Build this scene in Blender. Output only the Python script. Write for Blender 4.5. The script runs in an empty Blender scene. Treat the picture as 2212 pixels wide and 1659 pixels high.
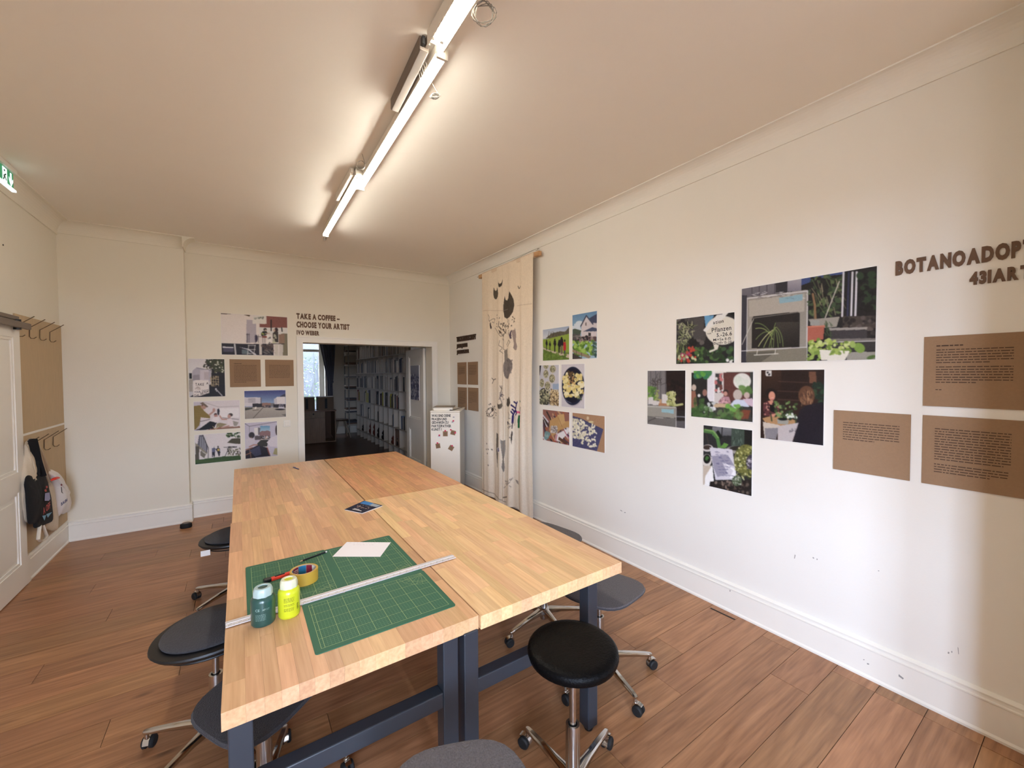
import bpy, bmesh, math, random
import numpy as np
from mathutils import Vector, Matrix
random.seed(7); RS = np.random.RandomState(5)
SC = bpy.context.scene; COL = SC.collection
# ---------------------------------------------------------------- camera
HC = 1.70
FPX = 880.5
YAW, PITCH, ROLL = math.radians(33.86), math.radians(-1.514), math.radians(-0.2915)
_f = Vector((math.sin(YAW)*math.cos(PITCH), math.cos(YAW)*math.cos(PITCH), math.sin(PITCH)))
_r = Vector((math.cos(YAW), -math.sin(YAW), 0)); _u = _r.cross(_f)
CR = _r*math.cos(ROLL)+_u*math.sin(ROLL); CU = -_r*math.sin(ROLL)+_u*math.cos(ROLL)
cam_d = bpy.data.cameras.new('camera'); cam = bpy.data.objects.new('camera', cam_d); COL.objects.link(cam)
cam_d.sensor_fit = 'HORIZONTAL'; cam_d.sensor_width = 36; cam_d.lens = FPX/2212*36; cam_d.clip_start = .02; cam_d.clip_end = 100
m = Matrix((( CR.x, CU.x, -_f.x, 0), (CR.y, CU.y, -_f.y, 0), (CR.z, CU.z, -_f.z, HC), (0, 0, 0, 1)))
cam.matrix_world = m; SC.camera = cam
# ---------------------------------------------------------------- exposure, world, lights
SC.view_settings.view_transform = 'Standard'; SC.view_settings.look = 'None'
SC.view_settings.exposure = 0.15; SC.view_settings.gamma = 1.0; SC.view_settings.use_curve_mapping = False
SC.cycles.max_bounces = 8; SC.cycles.diffuse_bounces = 6; SC.cycles.glossy_bounces = 4; SC.cycles.transmission_bounces = 6
SC.cycles.sample_clamp_indirect = 6.0; SC.cycles.caustics_reflective = False; SC.cycles.caustics_refractive = False
SKY = 35.0; GROUND = 3.0; TUBE = 54.0
W = bpy.data.worlds.new('sky'); SC.world = W; W.use_nodes = True
nt = W.node_tree; nt.nodes.clear()
o_ = nt.nodes.new('ShaderNodeOutputWorld'); b_ = nt.nodes.new('ShaderNodeBackground'); tc = nt.nodes.new('ShaderNodeTexCoord')
sp = nt.nodes.new('ShaderNodeSeparateXYZ'); rp = nt.nodes.new('ShaderNodeValToRGB')
nt.links.new(tc.outputs['Generated'], sp.inputs[0]); nt.links.new(sp.outputs['Z'], rp.inputs[0])
rp.color_ramp.elements[0].position = 0.0; rp.color_ramp.elements[0].color = (GROUND/SKY,)*3+(1,)
rp.color_ramp.elements[1].position = .03; rp.color_ramp.elements[1].color = (.74, .91, 1.23, 1)
nt.links.new(rp.outputs[0], b_.inputs[0]); b_.inputs[1].default_value = SKY; nt.links.new(b_.outputs[0], o_.inputs[0])
def portal(x, y, z, w, h, rz):
    l = bpy.data.lights.new('window_portal', 'AREA'); l.shape = 'RECTANGLE'; l.size = w; l.size_y = h; l.cycles.is_portal = True
    ob = bpy.data.objects.new('window_portal', l); COL.objects.link(ob); ob.location = (x, y, z); ob.rotation_euler = (math.radians(90), 0, rz)   # light shines along -local Z
# ---------------------------------------------------------------- geometry helpers
V = Vector
def ray(px, py):
    return CR*((px-1106)/FPX)+CU*((829.5-py)/FPX)+_f
CAMP = V((0, 0, HC))
def onz(px, py, z): d = ray(px, py); return CAMP+d*((z-HC)/d.z)
def onx(px, py, x): d = ray(px, py); return CAMP+d*(x/d.x)
def ony(px, py, y): d = ray(px, py); return CAMP+d*(y/d.y)
def onpl(px, py, p, n): d = ray(px, py); return CAMP+d*((p-CAMP).dot(n)/d.dot(n))
class MB:
    def __init__(s): s.v = []; s.f = []
    def add(s, vs, fs):
        k = len(s.v); s.v += [tuple(v) for v in vs]; s.f += [tuple(i+k for i in f) for f in fs]; return s
    def box(s, a, b, M=None):
        x0, y0, z0 = a; x1, y1, z1 = b
        if x0 > x1: x0, x1 = x1, x0
        if y0 > y1: y0, y1 = y1, y0
        if z0 > z1: z0, z1 = z1, z0
        vs = [V(p) for p in ((x0,y0,z0),(x1,y0,z0),(x1,y1,z0),(x0,y1,z0),(x0,y0,z1),(x1,y0,z1),(x1,y1,z1),(x0,y1,z1))]
        if M is not None: vs = [M@v for v in vs]
        return s.add(vs, [(0,3,2,1),(4,5,6,7),(0,1,5,4),(1,2,6,5),(2,3,7,6),(3,0,4,7)])
    def prism(s, pts, d):              # closed polygon of 3-D points extruded by vector d
        n = len(pts); pts = [V(p) for p in pts]; d = V(d)
        return s.add(pts+[p+d for p in pts], [tuple(range(n))[::-1], tuple(range(n, 2*n))]+[(i, (i+1) % n, n+(i+1) % n, n+i) for i in range(n)])
    def ring(s, loops, closed=True, cap=True):      # loops of equal length, skinned
        k = len(s.v); n = len(loops[0])
        for l in loops: s.v += [tuple(p) for p in l]
        for i in range(len(loops)-1):
            for j in range(n if closed else n-1):
                a = k+i*n+j; b = k+i*n+(j+1) % n
                s.f.append((a, b, b+n, a+n))
        if cap and closed:
            s.f.append(tuple(range(k, k+n))[::-1]); e = k+(len(loops)-1)*n; s.f.append(tuple(range(e, e+n)))
        return s
    def tube(s, path, r, n=8, flat=1.0):
        path = [V(p) for p in path]; rs = r if isinstance(r, (list, tuple)) else [r]*len(path); loops = []
        t0 = (path[1]-path[0]).normalized(); up = V((0, 0, 1)) if abs(t0.z) < .9 else V((1, 0, 0)); side = t0.cross(up).normalized()
        for i, p in enumerate(path):
            t = (path[min(i+1, len(path)-1)]-path[max(i-1, 0)]).normalized()
            side = (side-t*side.dot(t)).normalized(); nn = side.cross(t)
            loops.append([p+side*math.cos(a)*rs[i]+nn*math.sin(a)*rs[i]*flat for a in [2*math.pi*j/n for j in range(n)]])
        return s.ring(loops)
    def lathe(s, prof, c=(0, 0, 0), n=24, M=None, sx=1, sy=1):
        loops = []
        for r, z in prof:
            l = [V((r*sx*math.cos(2*math.pi*j/n), r*sy*math.sin(2*math.pi*j/n), z)) for j in range(n)]
            if M is not None: l = [M@p for p in l]
            loops.append([p+V(c) for p in l])
        return s.ring(loops)
    def strip(s, a, b, w, n):           # thin flat quad from a to b, width w, lying in plane of normal n
        a = V(a); b = V(b); t = (b-a).normalized().cross(V(n)).normalized()*(w/2)
        return s.add([a-t, b-t, b+t, a+t], [(0, 1, 2, 3)])
    def mesh(s, name, origin=(0, 0, 0)):
        me = bpy.data.meshes.new(name); ox, oy, oz = origin
        me.from_pydata([(x-ox, y-oy, z-oz) for x, y, z in s.v], [], s.f); me.update(); return me
    def base(s):
        a = np.array(s.v); return ((a[:, 0].min()+a[:, 0].max())/2, (a[:, 1].min()+a[:, 1].max())/2, a[:, 2].min())
ORG = {}
def worldorg(o): return ORG.get(o.name, V((0, 0, 0)))
def tag(o, label=None, cat=None, group=None, kind=None):
    if label: o['label'] = label
    if cat: o['category'] = cat
    if group: o['group'] = group
    if kind: o['kind'] = kind
    return o
def fixn(me):
    bm = bmesh.new(); bm.from_mesh(me); bmesh.ops.recalc_face_normals(bm, faces=bm.faces); bm.to_mesh(me); bm.free()
def obj(name, mb, mat, parent=None, smooth=False, bevel=0, local=False, subd=0):
    """link one mesh object; vertices given in world coordinates (or local to the root when local=True)"""
    if parent is None: org = V((0, 0, 0)) if local else V(mb.base())
    else: org = V((0, 0, 0)) if local else worldorg(parent)
    me = mb.mesh(name, org); fixn(me)
    if smooth: me.polygons.foreach_set('use_smooth', [True]*len(me.polygons)); me.update()
    o = bpy.data.objects.new(name, me); COL.objects.link(o); me.materials.append(mat)
    if parent is None: o.location = org; ORG[o.name] = org
    else: o.parent = parent; ORG[o.name] = org
    if smooth and smooth != 2:
        md = o.modifiers.new('edge', 'EDGE_SPLIT'); md.split_angle = math.radians(40)
    if bevel:
        md = o.modifiers.new('bevel', 'BEVEL'); md.width = bevel; md.segments = 2; md.limit_method = 'ANGLE'
    if subd:
        md = o.modifiers.new('sub', 'SUBSURF'); md.levels = subd; md.render_levels = subd
    return o
def thing(name, label, cat, loc, rz=0, group=None):
    o = bpy.data.objects.new(name, None); COL.objects.link(o); o.location = loc; o.rotation_euler = (0, 0, rz); o.empty_display_size = .1
    ORG[o.name] = V(loc); return tag(o, label, cat, group)
def struct(name, mb, mat, parent=None, **k):
    o = obj(name, mb, mat, parent, **k)
    if parent is None: o['kind'] = 'structure'
    return o
# ---------------------------------------------------------------- materials
def s2l(c): return tuple(((x/255)/12.92 if x/255 <= .04045 else ((x/255+.055)/1.055)**2.4) for x in c)
def mat(name, rgb, rough=.6, metal=0, spec=None, noise=0, nscale=8, bump=0, bscale=40, stretch=(1, 1, 1), objvar=0, alpha=1, trans=0, emit=None, coat=0, sheen=0, hue=0):
    M = bpy.data.materials.new(name); M.use_nodes = True; t = M.node_tree; p = t.nodes['Principled BSDF']
    c = s2l(rgb); p.inputs['Base Color'].default_value = (*c, 1); p.inputs['Roughness'].default_value = rough; p.inputs['Metallic'].default_value = metal
    if spec is not None: p.inputs['Specular IOR Level'].default_value = spec
    if coat: p.inputs['Coat Weight'].default_value = coat; p.inputs['Coat Roughness'].default_value = .15
    if sheen: p.inputs['Sheen Weight'].default_value = sheen
    if trans: p.inputs['Transmission Weight'].default_value = trans
    if emit: p.inputs['Emission Color'].default_value = (*emit[:3], 1); p.inputs['Emission Strength'].default_value = emit[3]
    if noise or bump or objvar:
        tc = t.nodes.new('ShaderNodeTexCoord'); mp = t.nodes.new('ShaderNodeMapping'); mp.inputs['Scale'].default_value = stretch
        oi = t.nodes.new('ShaderNodeObjectInfo'); ad = t.nodes.new('ShaderNodeVectorMath'); ad.operation = 'ADD'
        sc = t.nodes.new('ShaderNodeVectorMath'); sc.operation = 'SCALE'; cx = t.nodes.new('ShaderNodeCombineXYZ')
        t.links.new(oi.outputs['Random'], cx.inputs[0]); t.links.new(oi.outputs['Random'], cx.inputs[1]); t.links.new(oi.outputs['Random'], cx.inputs[2])
        t.links.new(cx.outputs[0], sc.inputs[0]); sc.inputs['Scale'].default_value = 37.0
        t.links.new(tc.outputs['Object'], ad.inputs[0]); t.links.new(sc.outputs[0], ad.inputs[1]); t.links.new(ad.outputs[0], mp.inputs[0])
        last = None
        if noise:
            nz = t.nodes.new('ShaderNodeTexNoise'); nz.inputs['Scale'].default_value = nscale; nz.inputs['Detail'].default_value = 6; nz.inputs['Roughness'].default_value = .6
            t.links.new(mp.outputs[0], nz.inputs[0]); mr = t.nodes.new('ShaderNodeMapRange'); mr.inputs['From Min'].default_value = .25; mr.inputs['From Max'].default_value = .75
            mr.inputs['To Min'].default_value = 1-noise; mr.inputs['To Max'].default_value = 1+noise; t.links.new(nz.outputs[0], mr.inputs[0]); last = mr.outputs[0]
        if objvar:
            m2 = t.nodes.new('ShaderNodeMapRange'); m2.inputs['To Min'].default_value = 1-objvar; m2.inputs['To Max'].default_value = 1+objvar; t.links.new(oi.outputs['Random'], m2.inputs[0])
            if last:
                mm = t.nodes.new('ShaderNodeMath'); mm.operation = 'MULTIPLY'; t.links.new(last, mm.inputs[0]); t.links.new(m2.outputs[0], mm.inputs[1]); last = mm.outputs[0]
            else: last = m2.outputs[0]
        if last:
            hs = t.nodes.new('ShaderNodeHueSaturation'); hs.inputs['Color'].default_value = (*c, 1); t.links.new(last, hs.inputs['Value'])
            if hue:
                m3 = t.nodes.new('ShaderNodeMapRange'); m3.inputs['To Min'].default_value = .5-hue; m3.inputs['To Max'].default_value = .5+hue
                fr = t.nodes.new('ShaderNodeMath'); fr.operation = 'FRACT'; mu = t.nodes.new('ShaderNodeMath'); mu.operation = 'MULTIPLY'; mu.inputs[1].default_value = 13.7
                t.links.new(oi.outputs['Random'], mu.inputs[0]); t.links.new(mu.outputs[0], fr.inputs[0]); t.links.new(fr.outputs[0], m3.inputs[0]); t.links.new(m3.outputs[0], hs.inputs['Hue'])
            t.links.new(hs.outputs[0], p.inputs['Base Color'])
        if bump:
            nb = t.nodes.new('ShaderNodeTexNoise'); nb.inputs['Scale'].default_value = bscale; nb.inputs['Detail'].default_value = 5; t.links.new(mp.outputs[0], nb.inputs[0])
            bp = t.nodes.new('ShaderNodeBump'); bp.inputs['Strength'].default_value = bump; bp.inputs['Distance'].default_value = .01; t.links.new(nb.outputs[0], bp.inputs['Height']); t.links.new(bp.outputs[0], p.inputs['Normal'])
    return M
def wood(name, c1, c2, axis=1, rough=.45, objvar=.1, gs=60, hue=.008, knots=False, bump=.1, coarse=5, rings=5, fig=.5):
    """procedural timber: fine grain stretched along one axis plus broad cathedral figure"""
    M = bpy.data.materials.new(name); M.use_nodes = True; t = M.node_tree; p = t.nodes['Principled BSDF']; L = t.links.new; N = t.nodes.new
    p.inputs['Roughness'].default_value = rough
    tc = N('ShaderNodeTexCoord'); oi = N('ShaderNodeObjectInfo'); cx = N('ShaderNodeCombineXYZ'); sc = N('ShaderNodeVectorMath'); sc.operation = 'SCALE'; ad = N('ShaderNodeVectorMath'); ad.operation = 'ADD'
    for i in range(3): L(oi.outputs['Random'], cx.inputs[i])
    L(cx.outputs[0], sc.inputs[0]); sc.inputs['Scale'].default_value = 51.0; L(tc.outputs['Object'], ad.inputs[0]); L(sc.outputs[0], ad.inputs[1])
    def mapn(s): q = N('ShaderNodeMapping'); q.inputs['Scale'].default_value = s; L(ad.outputs[0], q.inputs[0]); return q
    st = [gs, gs, gs]; st[axis] = gs*.045
    n1 = N('ShaderNodeTexNoise'); n1.inputs['Scale'].default_value = 1; n1.inputs['Detail'].default_value = 7; L(mapn(st).outputs[0], n1.inputs[0])
    s2 = [coarse*2.2]*3; s2[axis] = coarse*.28
    n2 = N('ShaderNodeTexNoise'); n2.inputs['Scale'].default_value = 1; n2.inputs['Detail'].default_value = 3; n2.inputs['Distortion'].default_value = .6; L(mapn(s2).outputs[0], n2.inputs[0])
    wv = N('ShaderNodeMath'); wv.operation = 'MULTIPLY'; wv.inputs[1].default_value = rings; L(n2.outputs[0], wv.inputs[0])
    fr = N('ShaderNodeMath'); fr.operation = 'PINGPONG'; fr.inputs[1].default_value = .5; L(wv.outputs[0], fr.inputs[0])
    a = N('ShaderNodeMath'); a.operation = 'MULTIPLY_ADD'; a.inputs[1].default_value = fig; L(fr.outputs[0], a.inputs[0]); L(n1.outputs[0], a.inputs[2])
    rp = N('ShaderNodeValToRGB'); rp.color_ramp.elements[0].position = .22; rp.color_ramp.elements[0].color = (*s2l(c2), 1); rp.color_ramp.elements[1].position = 1.0; rp.color_ramp.elements[1].color = (*s2l(c1), 1); L(a.outputs[0], rp.inputs[0])
    last = rp.outputs[0]
    if knots:
        vo = N('ShaderNodeTexVoronoi'); vo.inputs['Scale'].default_value = 1; ks = [4.5]*3; ks[axis] = 1.6; L(mapn(ks).outputs[0], vo.inputs[0])
        kr = N('ShaderNodeValToRGB'); kr.color_ramp.elements[0].position = .02; kr.color_ramp.elements[0].color = (.25, .2, .17, 1); kr.color_ramp.elements[1].position = .10; kr.color_ramp.elements[1].color = (1, 1, 1, 1); L(vo.outputs['Distance'], kr.inputs[0])
        mx = N('ShaderNodeMix'); mx.data_type = 'RGBA'; mx.blend_type = 'MULTIPLY'; mx.inputs[0].default_value = .8; L(last, mx.inputs[6]); L(kr.outputs[0], mx.inputs[7]); last = mx.outputs[2]
    hs = N('ShaderNodeHueSaturation'); L(last, hs.inputs['Color'])
    m2 = N('ShaderNodeMapRange'); m2.inputs['To Min'].default_value = 1-objvar; m2.inputs['To Max'].default_value = 1+objvar; L(oi.outputs['Random'], m2.inputs[0]); L(m2.outputs[0], hs.inputs['Value'])
    mu = N('ShaderNodeMath'); mu.operation = 'MULTIPLY'; mu.inputs[1].default_value = 17.3; f2 = N('ShaderNodeMath'); f2.operation = 'FRACT'; L(oi.outputs['Random'], mu.inputs[0]); L(mu.outputs[0], f2.inputs[0])
    m3 = N('ShaderNodeMapRange'); m3.inputs['To Min'].default_value = .5-hue; m3.inputs['To Max'].default_value = .5+hue; L(f2.outputs[0], m3.inputs[0]); L(m3.outputs[0], hs.inputs['Hue'])
    L(hs.outputs[0], p.inputs['Base Color'])
    if bump:
        bp = N('ShaderNodeBump'); bp.inputs['Strength'].default_value = bump; bp.inputs['Distance'].default_value = .004; L(n1.outputs[0], bp.inputs['Height']); L(bp.outputs[0], p.inputs['Normal'])
    return M
def vmat(name, rough=.5, spec=.3):
    M = bpy.data.materials.new(name); M.use_nodes = True; t = M.node_tree; p = t.nodes['Principled BSDF']
    a = t.nodes.new('ShaderNodeVertexColor'); a.layer_name = 'ink'; t.links.new(a.outputs[0], p.inputs['Base Color']); p.inputs['Roughness'].default_value = rough; p.inputs['Specular IOR Level'].default_value = spec
    return M
WALL = mat('wall paint', (233, 227, 212), .75, noise=.015, nscale=1.5, bump=.06, bscale=90)
WALLR = mat('wall paint right', (236, 232, 224), .7, noise=.015, nscale=1.5, bump=.05, bscale=90)
CEIL = mat('ceiling paint', (242, 236, 226), .85, noise=.01, nscale=2)
TRIM = mat('white gloss trim', (238, 234, 225), .45, noise=.01)
OAK = wood('oak plank', (182, 133, 94), (124, 82, 52), 0, .40, .13, 60, .004, True, .10, 5, 4, .5)
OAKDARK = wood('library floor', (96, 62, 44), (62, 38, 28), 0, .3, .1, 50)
BEECH = wood('beech stave', (230, 188, 144), (196, 148, 108), 1, .36, .14, 90, .009, False, .05, 7, 3, .35)
BEECHD = wood('aged beech stave', (232, 180, 134), (186, 132, 92), 1, .40, .11, 90, .010, False, .05, 7, 4, .45)
BEECHL = wood('pale beech stave', (246, 210, 162), (216, 170, 122), 1, .36, .12, 90, .012, False, .05, 7, 4, .4)
STEEL = mat('anthracite powder coat', (46, 52, 60), .30, .0, noise=.02)
CHROME = mat('polished aluminium', (205, 203, 200), .16, 1.0)
CHROMED = mat('brushed chrome', (190, 188, 186), .22, 1.0)
BLACKP = mat('black plastic', (18, 18, 20), .42)
RUBBER = mat('black rubber', (14, 14, 15), .7)
LEATHER = mat('black leather', (5, 5, 6), .42, spec=.10, bump=.25, bscale=120)
FELT = mat('grey wool felt', (84, 79, 80), .95, noise=.35, nscale=170, bump=.5, bscale=200, sheen=.12)
FELTD = mat('dark wool felt', (52, 50, 53), .95, noise=.3, nscale=150, bump=.5, bscale=200, sheen=.08)
KRAFT = mat('brown fibreboard', (150, 120, 92), .85, noise=.05, nscale=90, bump=.05, bscale=200)
KRAFTL = mat('brown fibreboard lettering', (106, 80, 62), .8, noise=.05, nscale=90)
HDF = mat('plywood coat board', (192, 168, 134), .7, noise=.06, nscale=30, stretch=(1, 1, .2))
WIRE = mat('dull brass wire', (112, 94, 72), .5, .4)
INK = mat('dark brown ink', (74, 52, 38), .8)
BLK = mat('black print', (14, 14, 15), .6)
WHT = mat('white card', (236, 234, 230), .6)
PRINT = vmat('printed picture'); CLOTHV = vmat('printed cotton cloth', .95, .1)
TUBEM = mat('lit diffuser', (255, 250, 240), .4, emit=(1.0, .96, .85, TUBE))
LAMPW = mat('white enamel', (226, 220, 208), .4)
GREYM = mat('grey sheet metal', (118, 106, 96), .6, .0)
# ---------------------------------------------------------------- room
YN = -2.95     # the near wall, behind the camera
XR, XL, YB, YBL, XS, ZC = 2.88, -1.49, 6.113, 5.965, -.495, 3.25
OX0, OX1, OZ, YW2 = .725, 2.561, 2.127, 6.35     # passage opening
GLASS = bpy.data.materials.new('window glass'); GLASS.use_nodes = True
t = GLASS.node_tree; t.nodes.clear(); mo = t.nodes.new('ShaderNodeOutputMaterial'); mx = t.nodes.new('ShaderNodeMixShader'); mx.inputs[0].default_value = .07
g1 = t.nodes.new('ShaderNodeBsdfTransparent'); g2 = t.nodes.new('ShaderNodeBsdfGlossy'); g2.inputs['Roughness'].default_value = .02
t.links.new(g1.outputs[0], mx.inputs[1]); t.links.new(g2.outputs[0], mx.inputs[2]); t.links.new(mx.outputs[0], mo.inputs[0])
# floor slab and planks
fl = struct('floor', MB().box((XL, YN, -.10), (XR, YW2, -.012)), mat('subfloor', (46, 30, 20), .9))
FIX = {7: [1.91, .1], 8: [2.20, .55, -.9], 9: [2.0, .3, -.8], 10: [2.33, .9], 5: [2.46, .9, -.6], 6: [2.77, 1.35], 4: [2.77, 1.6], 3: [1.55, 2.77]}
y = .13-.187*17
npl = 0
while y < YW2:
    y0, y1 = max(y, YN), min(y+.187, YW2); kk = int(round((y-.130)/.187))+1
    if kk in FIX: cuts = sorted(FIX[kk])
    else:
        cuts = []; x = XL+random.uniform(.3, 1.9)
        while x < XR-.25: cuts.append(x); x += random.uniform(1.0, 2.2)
        if random.random() < .35 and (not cuts or cuts[-1] < 2.4): cuts.append(2.77)
    cuts = [c for c in cuts if XL+.1 < c < XR-.05]
    xs = [XL]+cuts+[XR]
    if y1-y0 > .02:
        for a, b in zip(xs[:-1], xs[1:]):
            dz = random.uniform(-.0006, .0004)
            struct('plank', MB().box((a+.0012, y0+.0012, -.012), (b-.0012, y1-.0012, dz)), OAK, fl); npl += 1
    y += .187
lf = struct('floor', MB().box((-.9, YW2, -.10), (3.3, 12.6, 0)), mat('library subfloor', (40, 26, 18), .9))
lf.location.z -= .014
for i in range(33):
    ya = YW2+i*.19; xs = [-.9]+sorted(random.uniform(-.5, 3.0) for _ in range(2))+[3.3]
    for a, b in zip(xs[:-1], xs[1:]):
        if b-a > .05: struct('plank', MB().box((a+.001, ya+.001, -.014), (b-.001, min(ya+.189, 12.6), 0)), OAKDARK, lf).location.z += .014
struct('ceiling', MB().box((XL-.2, YN-.2, ZC), (XR+.2, YB+.01, ZC+.15)), CEIL)
struct('ceiling', MB().box((-.9, YB+.01, ZC+.001), (3.3, 12.8, ZC+.15)), CEIL)
struct('wall_right', MB().box((XR, YN, -.1), (XR+.2, YB, ZC)), WALLR)
LY0, LY1, LZ0, LZ1 = -2.50, -1.20, .75, 2.85     # tall window in the left wall behind the camera
struct('wall_left', MB().box((XL-.2, LY1, -.1), (XL, YBL, ZC)).box((XL-.2, YN, -.1), (XL, LY0, ZC)).box((XL-.2, LY0, -.1), (XL, LY1, LZ0)).box((XL-.2, LY0, LZ1), (XL, LY1, ZC)), WALL)
wb = MB(); yb = YW2
wb.box((XL-.2, YBL, -.1), (XS, yb, ZC)); wb.box((XS, YB, -.1), (OX0, yb, ZC)); wb.box((OX0, YB, OZ), (OX1, yb, ZC)); wb.box((OX1, YB, -.1), (XR+.2, yb, ZC))
struct('wall_back', wb, WALL)
# near wall, and an unseen pier placed to shade the picture wall's near end
NX0, NX1 = -1.15, .15
struct('wall_front', MB().box((XL-.2, YN-.15, -.1), (NX0, YN, ZC)).box((NX1, YN-.15, -.1), (XR+.2, YN, ZC)).box((NX0, YN-.15, -.1), (NX1, YN, .75)).box((NX0, YN-.15, 2.85), (NX1, YN, ZC)), WALL)
struct('unseen_wall_pier', MB().box((2.42, -.12, -.1), (XR, .17, ZC)), WALL)
def window(name, x0, x1, z0, z1, y, mull, trans, fw=.06, glass_y=None):
    w = struct(name, MB().box((x0, y-.03, z0), (x0+fw, y+.03, z1)).box((x1-fw, y-.03, z0), (x1, y+.03, z1)).box((x0+fw, y-.03, z0), (x1-fw, y+.03, z0+fw)).box((x0+fw, y-.03, z1-fw), (x1-fw, y+.03, z1)), TRIM)
    for mxx in mull: struct('mullion', MB().box((mxx-fw/2, y-.029, z0+fw), (mxx+fw/2, y+.029, z1-fw)), TRIM, w)
    for tz in trans: struct('transom', MB().box((x0+fw, y-.028, tz-fw/2), (x1-fw, y+.028, tz+fw/2)), TRIM, w)
    xs = [x0+fw/2]+list(mull)+[x1-fw/2]; zs = [z0+fw/2]+list(trans)+[z1-fw/2]
    for a, b in zip(xs[:-1], xs[1:]):
        for c, d in zip(zs[:-1], zs[1:]): struct('pane', MB().box((a+fw/2, y-.003, c+fw/2), (b-fw/2, y+.003, d-fw/2)), GLASS, w)
    return w
wx = XL-.15
w1 = struct('window_1', MB().box((wx-.03, LY0, LZ0), (wx+.03, LY0+.06, LZ1)).box((wx-.03, LY1-.06, LZ0), (wx+.03, LY1, LZ1)).box((wx-.03, LY0+.06, LZ0), (wx+.03, LY1-.06, LZ0+.06)).box((wx-.03, LY0+.06, LZ1-.06), (wx+.03, LY1-.06, LZ1)), TRIM)
my = (LY0+LY1)/2; struct('mullion', MB().box((wx-.029, my-.03, LZ0+.06), (wx+.029, my+.03, LZ1-.06)), TRIM, w1); struct('transom', MB().box((wx-.028, LY0+.06, 2.17), (wx+.028, LY1-.06, 2.23)), TRIM, w1)
for a, b in ((LY0+.06, my-.03), (my+.03, LY1-.06)):
    for c, d in ((LZ0+.06, 2.17), (2.23, LZ1-.06)): struct('pane', MB().box((wx-.003, a, c), (wx+.003, b, d)), GLASS, w1)
portal(XL-.21, my, (LZ0+LZ1)/2, LY1-LY0, LZ1-LZ0, -math.pi/2)
window('added_fill_window', NX0, NX1, .75, 2.85, YN-.08, [(NX0+NX1)/2], [2.2])  # unseen window, added to throw more daylight onto the back wall and fridge
portal((NX0+NX1)/2, YN-.16, 1.8, NX1-NX0, 2.1, 0)
# cove mouldings (concave quarter) and skirting boards, extruded along the walls
def cove(name, a, b, n, z0=3.142, r=.108, mat_=WALL):
    a = V(a); b = V(b); n = V(n); prof = [(0, z0-.012), (.010, z0-.012), (.010, z0)]
    for i in range(9): th = math.pi/2*i/8; prof.append((.010+(r-.016)*(1-math.cos(th)), z0+(ZC-.008-z0)*math.sin(th)))
    prof += [(r, ZC-.008), (r, ZC), (0, ZC)]
    mb = MB().ring([[p+n*u+V((0, 0, z)) for u, z in prof] for p in (a, b)])
    return struct(name, mb, mat_, smooth=False)
cove('trim_1', (XS-.001, YB, 0), (XR, YB, 0), (0, -1, 0)); cove('trim_2', (XL, YBL, 0), (XS+.0, YBL, 0), (0, -1, 0))
cove('trim_3', (XR, .17, 0), (XR, YB, 0), (-1, 0, 0), mat_=WALLR); cove('trim_4', (XL, YN, 0), (XL, YBL, 0), (1, 0, 0), z0=3.125)
mb = MB(); r = .108
prof = [(0, 3.13), (.010, 3.13), (.010, 3.142)]+[(.010+(r-.016)*(1-math.cos(math.pi/2*i/8)), 3.142+(ZC-.008-3.142)*math.sin(math.pi/2*i/8)) for i in range(9)]+[(r, ZC-.008), (r, ZC), (0, ZC)]
struct('trim_5', MB().ring([[V((XS+u, yy, z)) for u, z in prof] for yy in (YBL-.108, YB)]), WALL)
def skirting(name, a, b, n):
    a = V(a); b = V(b); n = V(n)
    prof = [(0, 0), (.026, 0), (.026, .012), (.019, .022), (.018, .160), (.022, .164), (.022, .170), (.015, .173), (.015, .188), (.019, .191), (.019, .196), (.010, .203), (.004, .208), (0, .208)]
    return struct(name, MB().ring([[p+n*u+V((0, 0, z)) for u, z in prof] for p in (a, b)]), TRIM)
skirting('baseboard_right', (XR, .17, 0), (XR, YB, 0), (-1, 0, 0))
skirting('baseboard_back', (XS+.02, YB, 0), (.655, YB, 0), (0, -1, 0)); skirting('baseboard_back', (2.642, YB, 0), (XR-.02, YB, 0), (0, -1, 0))
skirting('baseboard_back', (XL+.02, YBL, 0), (XS+.022, YBL, 0), (0, -1, 0)); skirting('baseboard_back', (XS, YBL-.005, 0), (XS, YB, 0), (1, 0, 0))
skirting('baseboard_left', (XL, 5.0, 0), (XL, YBL, 0), (1, 0, 0)); skirting('baseboard_left', (XL, YN, 0), (XL, 3.6, 0), (1, 0, 0))
# architrave of the passage
arch = struct('trim_6', MB().box((.656, YB-.022, 0), (OX0, YB, 2.2)).box((OX1, YB-.022, 0), (2.641, YB, 2.2)).box((OX0, YB-.022, OZ), (OX1, YB, 2.2)), TRIM)
struct('edge_bead', MB().box((.648, YB-.030, 0), (.662, YB, 2.208)).box((2.635, YB-.030, 0), (2.649, YB, 2.208)).box((.662, YB-.030, 2.194), (2.635, YB, 2.208)), TRIM, arch)
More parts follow.
